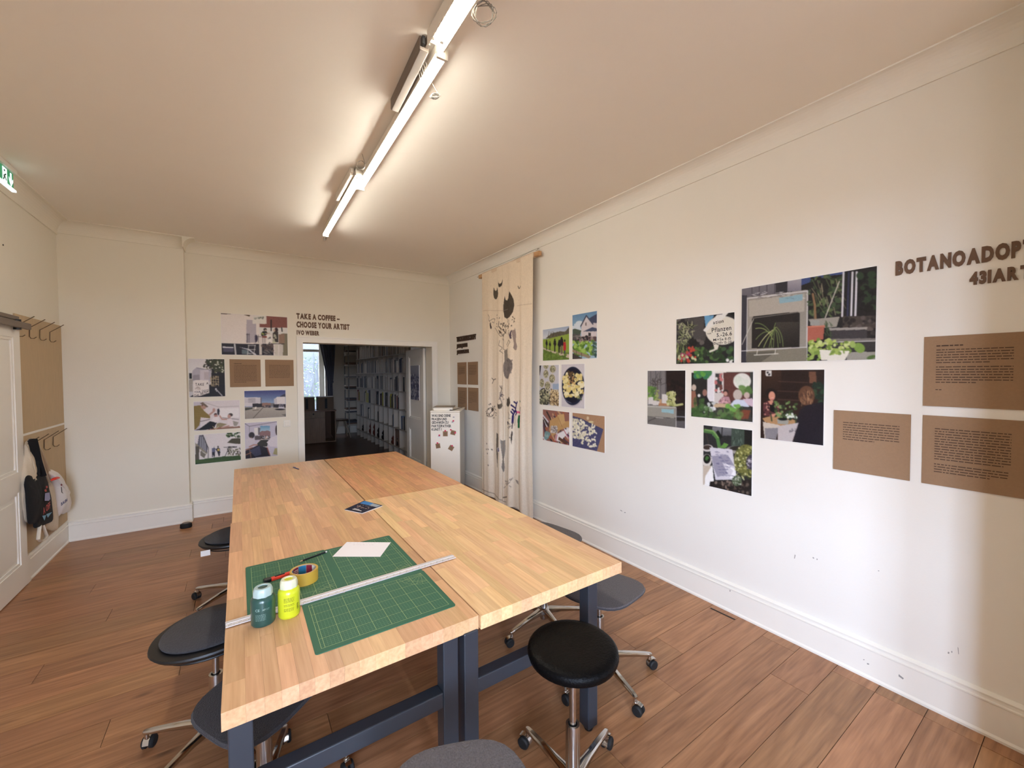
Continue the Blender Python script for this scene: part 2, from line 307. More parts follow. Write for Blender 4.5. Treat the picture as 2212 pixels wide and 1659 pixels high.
# left door: a panelled leaf almost flush with the wall
DX = XL+.035
door = struct('door_1', MB().box((XL+.001, 3.98, .008), (XL+.02, 4.935, 2.10)), TRIM)
def frame(x0, x1, y0, y1, z0, z1, w):      # four bars around a recessed panel, on a wall facing +X
    return [((x0, y0, z0), (x1, y1, z0+w)), ((x0, y0, z1-w), (x1, y1, z1)), ((x0, y0, z0+w), (x1, y0+w, z1-w)), ((x0, y1-w, z0+w), (x1, y1, z1-w))]
st = MB().box((XL+.02, 3.98, .008), (DX, 4.10, 2.10)).box((XL+.02, 4.82, .008), (DX, 4.935, 2.10)).box((XL+.02, 4.10, 2.0), (DX, 4.82, 2.10)).box((XL+.02, 4.10, .78), (DX, 4.82, .94)).box((XL+.02, 4.10, .008), (DX, 4.82, .20))
struct('stile_and_rail', st, TRIM, door)
for z0, z1 in ((.94, 2.0), (.20, .78)):
    q = MB()
    for a, b in frame(XL+.02, DX-.006, 4.10, 4.82, z0, z1, .022): q.box(a, b)
    struct('panel_moulding', q, TRIM, door)
    struct('panel', MB().box((XL+.02, 4.165, z0+.065), (XL+.028, 4.755, z1-.065)), TRIM, door)
struct('door_handle', MB().tube([(DX, 4.05, 1.05), (DX+.05, 4.05, 1.05), (DX+.05, 4.17, 1.05)], .009), CHROME, door, smooth=True)
# door closer
dc = thing('door_closer', 'grey metal door closer at the top corner of the white panelled door', 'door closer', (DX, 4.75, 2.05))
a = onx(35, 692, DX+.03); 
obj('closer_arm', MB().box((DX+.022, 4.30, 2.075), (DX+.052, 4.99, 2.125)), GREYM, dc, bevel=.006)
obj('slide_rail', MB().box((DX, 4.20, 2.135), (DX+.03, 4.84, 2.165)), GREYM, dc, bevel=.003)
obj('pivot', MB().lathe([(.0, 2.060), (.022, 2.060), (.022, 2.14), (0, 2.14)], (DX+.03, 4.80, 0), 14), BLACKP, dc, smooth=True)
# ---------------------------------------------------------------- library beyond the passage
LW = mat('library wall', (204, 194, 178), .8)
WX0, WX1, WZ0, WZ1, WY = 1.28, 1.885, .62, 2.62, 12.4
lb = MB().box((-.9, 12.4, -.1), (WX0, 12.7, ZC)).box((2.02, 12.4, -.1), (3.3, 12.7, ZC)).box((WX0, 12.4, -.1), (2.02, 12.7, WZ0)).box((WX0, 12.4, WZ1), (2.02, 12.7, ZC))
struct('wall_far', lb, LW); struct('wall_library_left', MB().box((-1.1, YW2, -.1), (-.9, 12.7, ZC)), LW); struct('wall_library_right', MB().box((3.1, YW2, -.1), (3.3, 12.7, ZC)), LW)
window('window_2', WX0, 2.02, WZ0, WZ1+.0, 12.62, [1.93], [2.36], .07)
portal((WX0+2.02)/2, 12.72, (WZ0+WZ1)/2, 2.02-WX0, WZ1-WZ0, math.pi)
skirting('baseboard_far', (2.02, 12.4, 0), (3.1, 12.4, 0), (0, -1, 0))
bm_ = bpy.data.materials.new('white brick facade'); bm_.use_nodes = True; t = bm_.node_tree; bt = t.nodes.new('ShaderNodeTexBrick'); bt.inputs['Scale'].default_value = 5; bt.inputs['Color1'].default_value = (.055, .057, .06, 1); bt.inputs['Color2'].default_value = (.045, .047, .05, 1); bt.inputs['Mortar'].default_value = (.012, .012, .013, 1); bt.inputs['Mortar Size'].default_value = .03
tc = t.nodes.new('ShaderNodeTexCoord'); mp = t.nodes.new('ShaderNodeMapping'); mp.inputs['Rotation'].default_value = (math.radians(90), 0, 0); t.links.new(tc.outputs['Object'], mp.inputs[0]); t.links.new(mp.outputs[0], bt.inputs[0]); t.links.new(bt.outputs[0], t.nodes['Principled BSDF'].inputs['Base Color'])
struct('wall_outside', MB().box((-6, 16.5, -.5), (8, 16.7, 9)), bm_)
# half-open door leaves folded back into the library
def leaf(name, x, y0, y1, label_poster=True):
    d = struct(name, MB().box((x+.022, y0, .01), (x+.040, y1, 2.115)), TRIM)
    w = .13
    struct('stile_and_rail', MB().box((x, y0, .01), (x+.022, y0+w, 2.115)).box((x, y1-w, .01), (x+.022, y1, 2.115)).box((x, y0+w, 2.0), (x+.022, y1-w, 2.115)).box((x, y0+w, .74), (x+.022, y1-w, .93)).box((x, y0+w, .01), (x+.022, y1-w, .2)), TRIM, d)
    for z0, z1 in ((.93, 2.0), (.2, .74)):
        q = MB()
        for a, b in frame(x+.006, x+.022, y0+w, y1-w, z0, z1, .022): q.box(a, b)
        struct('panel_moulding', q, TRIM, d)
    return d
leaf('door_2', 2.515, 6.36, 7.18)
# ---------------------------------------------------------------- work tables
TT, TH = .766, .053
ENDG = BEECH
def table(label, x0, x1, y0, y1, legx, dz=0, BEECH=BEECH):
    T = thing('work_table', label, 'table', ((x0+x1)/2, (y0+y1)/2, 0), 0, None)
    top = obj('tabletop', MB().box((x0+.004, y0+.004, TT-TH+.004), (x1-.004, y1-.004, TT-.004+dz)), mat('beech core', (170, 120, 78), .6), T)
    n = 15; w = (x1-x0)/n; xs = [x0]
    while xs[-1] < x1-.03: xs.append(xs[-1]+random.choice([.043, .046, .052, .058]))
    xs[-1] = x1
    for a, b in zip(xs[:-1], xs[1:]):
        ys = [y0, y0+random.uniform(.12, .55)]
        while ys[-1] < y1-.35: ys.append(ys[-1]+random.uniform(.3, .62))
        if y1-ys[-1] < .12: ys[-1] = y1
        else: ys.append(y1)
        for c, d in zip(ys[:-1], ys[1:]):
            g = .00018; e = random.uniform(0, .0003)
            obj('stave', MB().box((a+g, c+g, TT-TH), (b-g, d-g, TT+dz-e)), BEECH, top)
    for lx in legx:
        for ly in (y0+.003, y1-.10):
            obj('leg', MB().box((lx, ly, .022), (lx+.061, ly+.061, TT-TH+.003)), STEEL, T, bevel=.004)
            obj('foot', MB().lathe([(0, .0), (.02, .0), (.022, .006), (.022, .016), (.028, .018), (.028, .024), (0, .024)], (lx+.03, ly+.03, 0), 14), BLACKP, T, smooth=True)
    for ly in (y0+.003, y1-.10):
        obj('stretcher', MB().box((legx[0]+.060, ly+.004, .463), (legx[1]+.001, ly+.057, .521)), STEEL, T, bevel=.004)
    for lx in legx: obj('top_rail', MB().box((lx+.008, y0+.10, TT-TH-.03), (lx+.052, y1-.13, TT-TH+.003)), STEEL, T)
    return T
table('near left beech work table carrying the green cutting mats and paint bottles', -.058, .7525, 1.362, 3.090, (-.044, .606))
table('near right bare beech work table whose corner is closest to the long picture wall', .7575, 1.553, 1.352, 3.092, (.687, 1.330), 0, BEECHL)
table('far left beech work table with the blue pen lying on it', -.052, .7575, 3.094, 4.856, (-.038, .64), -.0012)
table('far right darker bare beech work table nearest the white fridge', .7645, 1.560, 3.098, 4.846, (.72, 1.34), -.001, BEECHD)
# ---------------------------------------------------------------- stools
def outline(kind, s=1.0, n=40):
    pts = []
    for i in range(n):
        a = 2*math.pi*i/n; c, si = math.cos(a), math.sin(a)
        if kind == 'round': p = .176
        elif kind == 'shell': pts.append((c*.225*s*(1-.10*si), si*.205*s)); continue
        else:
            k = 3.4; p = .212/((abs(c)**k+abs(si)**k)**(1/k)); q = 1-.20*si
            pts.append((c*p*q*s, si*p*.93*s)); continue
        pts.append((c*p*s, si*p*s))
    return pts
def stool(label, x, y, zs, rb, rs, kind, FELT=FELT):
    T = thing('rolling_stool', label, 'stool', (x, y, 0), 0, None)
    rb = math.radians(rb); rs = math.radians(rs)
    def lp(s, z, kd=kind, dish=0): return [V((px*math.cos(rs)-py*math.sin(rs), px*math.sin(rs)+py*math.cos(rs), z+dish*(abs(px)/.2)**2)) for px, py in outline(kd, s)]
    K = dict(local=True, smooth=True)
    if kind == 'round':
        obj('seat', MB().ring([lp(.80, zs-.045), lp(.97, zs-.042), lp(1.0, zs-.026), lp(.985, zs-.012), lp(.93, zs-.003), lp(.80, zs), lp(.4, zs-.002), lp(.02, zs-.003)]), LEATHER, T, **K)
        obj('seat_shell', MB().ring([lp(.60, zs-.062), lp(.78, zs-.060), lp(.84, zs-.052), lp(.84, zs-.044), lp(.2, zs-.044)]), BLACKP, T, **K)
        u = zs-.06
    elif kind == 'shell':
        obj('seat_shell', MB().ring([lp(.45, zs-.05), lp(.80, zs-.046), lp(.97, zs-.034), lp(1.03, zs-.018), lp(1.02, zs-.010), lp(.9, zs-.008), lp(.3, zs-.008)]), BLACKP, T, **K)
        obj('seat_cushion', MB().ring([lp(.80, zs-.009), lp(.86, zs-.004), lp(.87, zs+.004), lp(.83, zs+.010), lp(.4, zs+.011), lp(.02, zs+.011)]), FELTD, T, **K)
        obj('seat_rim', MB().tube(lp(.80, zs-.058)+[lp(.80, zs-.058)[0]], .0045, 6), BLACKP, T, **K); u = zs-.05
    else:
        obj('seat', MB().ring([lp(.80, zs-.022), lp(.985, zs-.018), lp(1.0, zs-.008), lp(.985, zs-.001), lp(.93, zs), lp(.4, zs-.004), lp(.02, zs-.005)]), FELT, T, **K)
        obj('piping', MB().tube(lp(.995, zs-.011)+[lp(.995, zs-.011)[0]], .0035, 6), FELTD, T, **K)
        obj('seat_shell', MB().ring([lp(.35, zs-.045), lp(.75, zs-.040), lp(.86, zs-.028), lp(.86, zs-.020), lp(.2, zs-.020)]), BLACKP, T, **K); u = zs-.045
    obj('under_plate', MB().lathe([(0, u-.03), (.028, u-.03), (.045, u-.012), (.06, u+.012), (0, u+.012)], n=20), BLACKP, T, **K)
    obj('lever', MB().tube([(0, 0, u-.012), (math.cos(rs)*.12, math.sin(rs)*.12, u-.016), (math.cos(rs)*.17, math.sin(rs)*.17, u-.02)], .005, 6), BLACKP, T, **K)
    tz = min(.33, u-.09)
    obj('piston', MB().lathe([(0, .2), (.0135, .2), (.0135, u-.02), (0, u-.02)], n=18), CHROMED, T, **K)
    obj('column', MB().lathe([(.018, tz-.05), (.0185, tz), (.0270, tz), (.0275, tz-.004), (.0275, .10), (.024, .05), (0, .05)], n=26), CHROMED, T, **K)
    obj('collar', MB().lathe([(.012, tz-.006), (.0215, tz-.006), (.0215, tz-.03), (.012, tz-.03)], n=20), BLACKP, T, **K)
    obj('hub', MB().lathe([(0, .078), (.030, .078), (.040, .086), (.043, .108), (.036, .122), (.026, .128), (0, .128)], n=24), CHROME, T, **K)
    for k in range(5):
        a = rb+2*math.pi*k/5; d = V((math.cos(a), math.sin(a), 0)); s = V((-d.y, d.x, 0)); L = []
        for t_, w_, zt, zb in ((.02, .026, .122, .084), (.06, .021, .121, .088), (.12, .0165, .116, .090), (.20, .0145, .108, .086), (.27, .0135, .099, .080), (.300, .012, .094, .078), (.310, .007, .090, .080)):
            c = d*t_
            L.append([c-s*w_+V((0, 0, zb+.004)), c-s*w_*.8+V((0, 0, zb)), c+s*w_*.8+V((0, 0, zb)), c+s*w_+V((0, 0, zb+.004)), c+s*w_+V((0, 0, zt-.006)), c+s*w_*.62+V((0, 0, zt)), c-s*w_*.62+V((0, 0, zt)), c-s*w_+V((0, 0, zt-.006))])
        obj('leg', MB().ring(L), CHROME, T, **K)
        ca = a+random.uniform(-1.6, 1.6); cd = V((math.cos(ca), math.sin(ca), 0)); cs = V((-cd.y, cd.x, 0)); P = d*.296; wc = P+cd*.018
        cm = MB().tube([P+V((0, 0, .086)), P+V((0, 0, .058))], .0095, 10)
        cm.ring([[wc+cs*o_+cd*(math.cos(b)*rr)+V((0, 0, .029+math.sin(b)*rr)) for b in [math.radians(q) for q in (50, 85, 115, 145, 178)]]+[wc+cs*o_+cd*(math.cos(b)*(rr-.006))+V((0, 0, .029+math.sin(b)*(rr-.006))) for b in [math.radians(q) for q in (178, 145, 115, 85, 50)]] for o_, rr in ((-.012, .033), (.012, .033))])
        cst = obj('caster', cm, CHROME, T, **K)
        for sg in (-1, 1):
            o1 = wc+cs*(sg*.007); o2 = wc+cs*(sg*.024)
            obj('wheel', MB().ring([[o+cd*(math.cos(b)*rr)+V((0, 0, .026+math.sin(b)*rr)) for b in [2*math.pi*j/18 for j in range(18)]] for o, rr in ((o1, .026), (o1.lerp(o2, .7), .0265), (o2, .021))]), RUBBER, cst, **K)
    return T
S1 = stool('tall stool with a round black leather seat, in front of the right table leg', 1.060, 1.166, .645, 18, 0, 'round')
S2 = stool('stool with grey felt seat beside the near right table corner', 1.665, 1.61, .50, -27.8+72*0, 112, 'felt')
S3 = stool('grey felt stool showing only a seat corner past the right table edge', 1.680, 2.135, .615, 190, 100, 'felt')
S4 = stool('low dark stool with a white care tag, at the far left', -.035, 3.70, .50, 148, 10, 'shell')
S5 = stool('black-shelled stool with dark felt cushion, midway along the left table side', -.112, 2.29, .555, 153, 12, 'shell')
S6 = stool('low dark stool tucked half under the front left table corner', .056, 1.815, .49, 72, 42, 'felt', FELTD)
S7 = stool('grey felt stool cut off by the bottom of the picture, before the tables', .44, .905, .60, 60, -22, 'felt')
obj('care_tag', MB().box((-.203, -.215, .452), (-.150, -.213, .490)), WHT, S4, local=True)
# ---------------------------------------------------------------- things on the tables
Z0 = TT
def rrect(cx, cy, w, h, r, ang, n=5):
    P = []
    for sx, sy, a0 in ((1, 1, 0), (-1, 1, 90), (-1, -1, 180), (1, -1, 270)):
        for i in range(n+1):
            a = math.radians(a0+90*i/n); P.append((sx*(w/2-r)+math.cos(a)*r, sy*(h/2-r)+math.sin(a)*r))
    c, s = math.cos(ang), math.sin(ang); return [(cx+x*c-y*s, cy+x*s+y*c) for x, y in P]
MATG = mat('green cutting mat', (40, 96, 72), .55, noise=.05, nscale=30); LINEG = mat('pale grid ink', (112, 150, 116), .6); LINEY = mat('yellow grid ink', (172, 190, 132), .6)
def cutmat(label, cx, cy, w, h, ang, z):
    M_ = obj('cutting_mat', MB().prism([(x, y, z) for x, y in rrect(cx, cy, w, h, .010, ang)], (0, 0, .003)), MATG)
    tag(M_, label, 'cutting mat', 'green cutting mats on the near left table')
    c, s = math.cos(ang), math.sin(ang); zt = z+.0033
    def P(u, v): return (cx+u*c-v*s, cy+u*s+v*c, zt)
    x0, x1, y0, y1 = -w/2+.022, w/2-.022, -h/2+.022, h/2-.022
    fine = MB(); bold = MB(); nx = int(round((x1-x0)/.0115)); ny = int(round((y1-y0)/.0115))
    for i in range(nx+1):
        u = x0+(x1-x0)*i/nx; (bold if i % 5 == 0 or i == nx else fine).strip(P(u, y0), P(u, y1), .0013 if i % 5 == 0 or i == nx else .0006, (0, 0, 1))
    for j in range(ny+1):
        v = y0+(y1-y0)*j/ny; (bold if j % 5 == 0 or j == ny else fine).strip(P(x0, v), P(x1, v), .0013 if j % 5 == 0 or j == ny else .0006, (0, 0, 1))
    for rr in (.07, .078, .10):
        for i in range(16):
            a0, a1 = math.radians(90+90*i/16), math.radians(90+90*(i+1)/16); bold.strip(P(x1+rr*math.cos(a0), y0+rr*math.sin(a0)), P(x1+rr*math.cos(a1), y0+rr*math.sin(a1)), .0008, (0, 0, 1))
    for dg in (15, 30, 45, 60, 75): a = math.radians(90+dg); bold.strip(P(x1, y0), P(x1+.10*math.cos(a), y0+.10*math.sin(a)), .0008, (0, 0, 1))
    for i in range(nx*2): u = x0+(x1-x0)*i/(nx*2); bold.strip(P(u, y0-.004), P(u, y0-.0015), .0006, (0, 0, 1))
    obj('fine_grid', fine, LINEG, M_)['kind'] = 'stuff'; obj('bold_grid', bold, LINEY, M_)['kind'] = 'stuff'
    return M_
cutmat('green cutting mat under the tape roll and cutter, its left edge by the bottles', .186, 2.083, .350, .505, 0, Z0)
cutmat('green cutting mat under the sheet of white paper', .533, 2.075, .345, .508, 0.006, Z0+.0001)
cutmat('green cutting mat nearest the table edge, wider than deep, in front of the ruler', .452, 1.646, .354, .515, math.pi/2, Z0)
# ruler
ra, rb_ = V((-.0575, 1.830, 0)), V((.8925, 1.868, 0)); rd = (rb_-ra).normalized(); rs_ = V((-rd.y, rd.x, 0)); zr = Z0+.0042; Lr = (rb_-ra).length
RM = mat('anodised aluminium', (222, 216, 214), .45, .1)
ru = obj('ruler', MB().prism([ra-rs_*.021+V((0, 0, zr)), rb_-rs_*.021+V((0, 0, zr)), rb_+rs_*.021+V((0, 0, zr)), ra+rs_*.021+V((0, 0, zr))], (0, 0, .003)), RM)
tag(ru, 'long pale metal ruler lying across the green cutting mats', 'ruler')
tk = MB()
for i in range(300):
    u = .01+i*(Lr-.02)/300; l = .009 if i % 10 == 0 else (.006 if i % 5 == 0 else .0035); c = ra+rd*u-rs_*.0205; c.z = zr+.0032; tk.strip(c, c+rs_*l, .0007 if i % 10 else .0011, (0, 0, 1))
for i in range(30):
    u = .014+i*(Lr-.02)/30
    for q in (0, .004): c = ra+rd*(u+q)-rs_*.0085; c.z = zr+.0032; tk.strip(c, c+rs_*.004, .0014, (0, 0, 1))
obj('tick_marks', tk, BLK, ru)['kind'] = 'stuff'
obj('raised_grip', MB().prism([ra+rs_*.001+V((0, 0, zr+.003)), rb_+rs_*.001+V((0, 0, zr+.003)), rb_+rs_*.010+V((0, 0, zr+.003)), ra+rs_*.010+V((0, 0, zr+.003))], (0, 0, .002)), mat('ruler grip', (212, 206, 204), .4, .1), ru)
# text helper -----------------------------------------------------
_gc = {}
def glyph(ch, off=0.0):
    k = (ch, off)
    if k in _gc: return _gc[k]
    cu = bpy.data.curves.new('g', 'FONT'); cu.body = ch; cu.size = 1; cu.offset = off; cu.resolution_u = 3
    ob = bpy.data.objects.new('g', cu); COL.objects.link(ob); dg = bpy.context.evaluated_depsgraph_get(); me = bpy.data.meshes.new_from_object(ob.evaluated_get(dg))
    vs = [tuple(v.co) for v in me.vertices]; fs = [tuple(p.vertices) for p in me.polygons]
    bpy.data.objects.remove(ob); bpy.data.curves.remove(cu); bpy.data.meshes.remove(me)
    xs = [v[0] for v in vs] or [0, .3]; _gc[k] = (vs, fs, min(xs), max(xs)); return _gc[k]
def layout(s, off, gap=.07, space=.26):
    out = []; x = 0
    for ch in s:
        if ch == ' ': x += space; continue
        vs, fs, a, b = glyph(ch, off); out.append((ch, vs, fs, x-a)); x += (b-a)+gap
    return out, x-gap
def lettering(parent, s, p0, du, dv, width, height, depth, material, off=.02, name='letter', gap=.07, each=True):
    """letters of s on a plane: p0 baseline start, du right, dv up, fitted to width x cap height"""
    out, w = layout(s, off, gap); du = V(du); dv = V(dv); nn = du.cross(dv); p0 = V(p0); sx = width/w; sy = height/.70; mb = MB()
    for ch, vs, fs, x in out:
        if each: mb = MB()
        P = [p0+du*((vx+x)*sx)+dv*(vy*sy) for vx, vy, _ in vs]
        if depth > .0005:
            n = len(P); D = nn*depth; cnt = {}
            for f in fs:
                for i in range(len(f)): e = (f[i], f[(i+1) % len(f)]); cnt[e] = 1
            side = [(a, b, b+n, a+n) for (a, b) in cnt if (b, a) not in cnt]
            mb.add(P+[p+D for p in P], [tuple(i+n for i in f) for f in fs]+side)
        else: mb.add([p+nn*depth for p in P], fs)
        if each: obj(name, mb, material, parent)
    if not each: return obj(name, mb, material, parent)
# paint bottles
def bottle(label, cx, cy, r, h, col, capcol, ink, lines):
    T = thing('paint_bottle', label, 'bottle', (cx, cy, Z0), 0, 'paint bottles on the near left table')
    bm = mat('paint in bottle', col, .28, coat=.5); cm = mat('milky cap', capcol, .35, coat=.3)
    bh = h*.80
    obj('body', MB().lathe([(0, 0), (r*.90, 0), (r*.98, .004), (r, .010), (r, bh*.80), (r*.97, bh*.88), (r*.82, bh*.955), (r*.62, bh), (0, bh)], n=36), bm, T, local=True, smooth=True)
    L = []
    n = 36
    for rr, z, k in ((.70, bh-.004, 0), (.80, bh-.003, 1), (.80, bh+.014, 1), (.72, h-.003, 0), (.66, h, 0), (.42, h, 0), (.40, h-.004, 0)):
        L.append([V((r*rr*(1+.035*k*math.cos(9*2*math.pi*j/n))*math.cos(2*math.pi*j/n), r*rr*(1+.035*k*math.cos(9*2*math.pi*j/n))*math.sin(2*math.pi*j/n), z)) for j in range(n)])
    obj('cap', MB().ring(L), cm, T, local=True, smooth=True)
    obj('cap_disc', MB().lathe([(0, h-.0045), (r*.40, h-.0045), (r*.40, h-.0025), (0, h-.002)], n=24), bm, T, local=True)
    def wrap(u, z): a = u/r; return V((math.cos(a)*(r+.0006), math.sin(a)*(r+.0006), z))
    mb = MB(); a0 = math.atan2(-cy, -cx)
    for txt, du, z, hh, ww in lines:
        if txt is None:
            x = 0
            while x < ww:
                l = random.uniform(.003, .008); ln = min(l, ww-x)
                P = [wrap(a0*r+du+x, z), wrap(a0*r+du+x+ln, z), wrap(a0*r+du+x+ln, z+hh), wrap(a0*r+du+x, z+hh)]; mb.add(P, [(0, 1, 2, 3)]); x += ln+.0016
        else:
            out, w = layout(txt, .01, .08); s = hh/.7
            for ch, vs, fs, x in out: mb.add([wrap(a0*r+du+(vx+x)*s, z+vy*s) for vx, vy, _ in vs], fs)
    obj('printed_text', mb, ink, T, local=True)
    return T
LG = mat('pale print', (150, 180, 172), .6)
bottle('dark teal green paint bottle with white cap standing on the ruler end', .061, 1.783, .0405, .136, (30, 74, 68), (176, 198, 196), LG,
       [('CE', -.026, .062, .009, 0), ('AP', -.003, .063, .006, 0), (None, .010, .067, .0012, .012), (None, .010, .063, .0012, .010)]+[(None, -.026, .048-.005*i, .0011, .034) for i in range(5)])
bottle('bright yellow paint bottle with white cap right of the dark green one', .147, 1.783, .0385, .142, (206, 212, 40), (226, 226, 196), BLK,
       [(None, -.018, .080-.0045*i, .0014, .036) for i in range(4)]+[(None, -.018, .056-.0045*i, .0014, .036) for i in range(2)]+[(None, -.018, .041-.0045*i, .0014, .034) for i in range(3)]+[(None, .028, .030+.004*i, .002, .008) for i in range(6)])
# tape roll
tp = thing('tape_roll', 'roll of yellow double-sided tape standing flat on the cutting mat', 'tape', (.229, 2.032, Z0+.0035))
def tubering(ro, ri, z0, z1, a0=0, a1=2*math.pi, n=40):
    full = a1-a0 > 6.2; L = []
    for r_, z in ((ro, z0), (ro, z1), (ri, z1), (ri, z0)): L.append([V((r_*math.cos(a0+(a1-a0)*j/n), r_*math.sin(a0+(a1-a0)*j/n), z)) for j in range(n+(0 if full else 1))])
    mb = MB(); mb.ring(L+[L[0]], closed=full, cap=False); return mb
obj('tape_winding', tubering(.0575, .0500, 0, .052), mat('yellow tape', (206, 166, 62), .5, noise=.03), tp, local=True, smooth=True)
obj('cardboard_core', tubering(.0500, .0475, .0005, .0525), mat('cardboard core', (196, 172, 140), .8), tp, local=True, smooth=True)
IB, IR = mat('blue core print', (42, 128, 176), .5), mat('crimson core print', (150, 32, 60), .5)
for a, b, mt in ((.7, 1.25, IR), (1.28, 1.95, IB), (1.98, 2.6, IR), (2.63, 3.0, IB), (3.0, 4.0, WHT), (.1, .67, WHT)): obj('core_print', tubering(.0476, .0470, .004, .049, a, b, 12), mt, tp, local=True)
q = MB()
for r0 in (2.02, 2.20, 2.38):
    for zz in (.012, .020, .028, .036): q.add([V((.0466*math.cos(a), .0466*math.sin(a), z)) for a, z in ((r0, zz), (r0+.13, zz), (r0+.13, zz+.004), (r0, zz+.004))], [(0, 1, 2, 3)])
obj('core_lettering', q, WHT, tp, local=True)
# cutter, pencil, paper, booklet, pen
def bar(c0, c1, w, h, z, taper=.8):
    c0 = V(c0); c1 = V(c1); d = (c1-c0).normalized(); s = V((-d.y, d.x, 0)); L = []
    for c in (c0, c1): L.append([c+s*w/2*a+V((0, 0, z+b)) for a, b in ((-1, 0), (1, 0), (1, h*.7), (taper, h), (-taper, h), (-1, h*.7))])
    return MB().ring(L)
CUTR = mat('orange red plastic', (226, 62, 40), .4)
ct = thing('box_cutter', 'orange and black box cutter lying beside the tape roll', 'knife', (.14, 2.12, Z0+.0035))
zc = Z0+.0035; a = V((.076, 2.112, 0)); b = V((.205, 2.136, 0)); d = (b-a).normalized()
obj('body', bar(a+d*.028, b, .020, .013, zc), CUTR, ct, bevel=.0015); obj('end_cap', bar(a, a+d*.030, .023, .016, zc), BLACKP, ct, bevel=.003); obj('slider', bar(a+d*.045, a+d*.085, .009, .004, zc+.0125), BLACKP, ct, bevel=.001)
pn = thing('pencil', 'dark wooden pencil lying behind the tape roll', 'pencil', (.30, 2.265, Z0+.0035))
a = V((.362, 2.288, Z0+.0078)); b = V((.230, 2.241, Z0+.0078)); d = (b-a).normalized()
obj('barrel', MB().tube([a, b-d*.018], .0038, 6), mat('navy pencil lacquer', (16, 22, 34), .3), pn); obj('sharpened_tip', MB().tube([b-d*.018, b-d*.004], [.0037, .0012], 6), mat('cedar', (214, 178, 130), .7), pn); obj('lead', MB().tube([b-d*.004, b], [.0012, .0002], 6), BLK, pn); obj('end_band', MB().tube([a-d*.004, a+d*.004], .0039, 6), WHT, pn)
pz = Z0+.0040; PQ = [(.381, 2.218), (.481, 2.367), (.681, 2.223), (.582, 2.078)]
pp = obj('paper_sheet', MB().prism([(x, y, pz) for x, y in PQ], (0, 0, .0006)), mat('white paper', (244, 240, 244), .7)); tag(pp, 'white sheet of paper lying askew on the cutting mat', 'paper')
A, B_, C_, D_ = [V((x, y, pz+.0012)) for x, y in PQ]; up = (A-D_).normalized(); rt = (C_-D_).normalized(); wr = MB()
x = .03
o0 = B_+(A-B_)*.06; rgt = (C_-B_).normalized(); dwn = (A-B_).normalized()
for row, (st_, en) in enumerate(((.02, .20), (.05, .15))):
    x = st_
    while x < en: l = random.uniform(.004, .014); c = B_+rgt*x+dwn*(.012+.022*row+random.uniform(-.002, .002)); wr.strip(c, c+rgt*l+dwn*random.uniform(-.002, .002), .0009, (0, 0, 1)); x += l+random.uniform(.003, .012)
obj('handwriting', wr, mat('pencil writing', (120, 118, 124), .8), pp)
BQ = [V((.587, 2.947, Z0)), V((.747, 3.068, Z0)), V((.829, 2.882, Z0)), V((.669, 2.800, Z0))]
bk = thing('booklet', 'small booklet with dark blue picture cover where the four tables meet', 'booklet', (.708, 2.92, Z0))
obj('pages', MB().prism([p+(V((.708, 2.92, Z0))-p).normalized()*.002 for p in BQ], (0, 0, .005)), WHT, bk); obj('cover', MB().prism([p+V((0, 0, .005)) for p in BQ], (0, 0, .0008)), mat('dark blue cover', (34, 38, 62), .25), bk)
def bq(u, v, z=.0064): return BQ[0].lerp(BQ[1], u).lerp(BQ[3].lerp(BQ[2], u), v)+V((0, 0, z))
def bqr(u0, u1, v0, v1, z=.0064): return [bq(u0, v0, z), bq(u1, v0, z), bq(u1, v1, z), bq(u0, v1, z)]
obj('cover_print', MB().add(bqr(.72, .98, .05, .55), [(0, 1, 2, 3)]), mat('sky blue print', (64, 132, 200), .3), bk); obj('cover_print', MB().add(bqr(.72, .95, .55, .95), [(0, 1, 2, 3)]), mat('pale print 2', (170, 180, 190), .3), bk)
q = MB()
for i in range(24): u, v = random.uniform(.35, .68), random.uniform(.12, .85); q.add(bqr(u, u+random.uniform(.02, .08), v, v+random.uniform(.02, .09), .0066), [(0, 1, 2, 3)])
obj('cover_picture', q, mat('cover figures', (150, 128, 118), .4), bk); q = MB()
for i in range(9): q.add(bqr(.12, .17, .30+.055*i, .34+.055*i, .0066), [(0, 1, 2, 3)]); q.add(bqr(.20, .24, .30+.05*i, .335+.05*i, .0066), [(0, 1, 2, 3)]) if i < 6 else None
obj('cover_title', q, WHT, bk)
pe = thing('ballpoint_pen', 'blue ballpoint pen lying on the far left table', 'pen', (.46, 4.53, Z0))
a = V((.440, 4.598, Z0+.0035)); b = V((.478, 4.459, Z0+.0035)); d = (b-a).normalized()
BLU = mat('blue plastic', (28, 58, 122), .3)
obj('barrel', MB().tube([a, b-d*.015], .0048, 8), BLU, pe, smooth=True); obj('tip', MB().tube([b-d*.015, b], [.004, .001], 8), CHROME, pe); obj('clip', MB().box((.452, 4.55, Z0+.0078), (.456, 4.59, Z0+.0095)), BLU, pe)
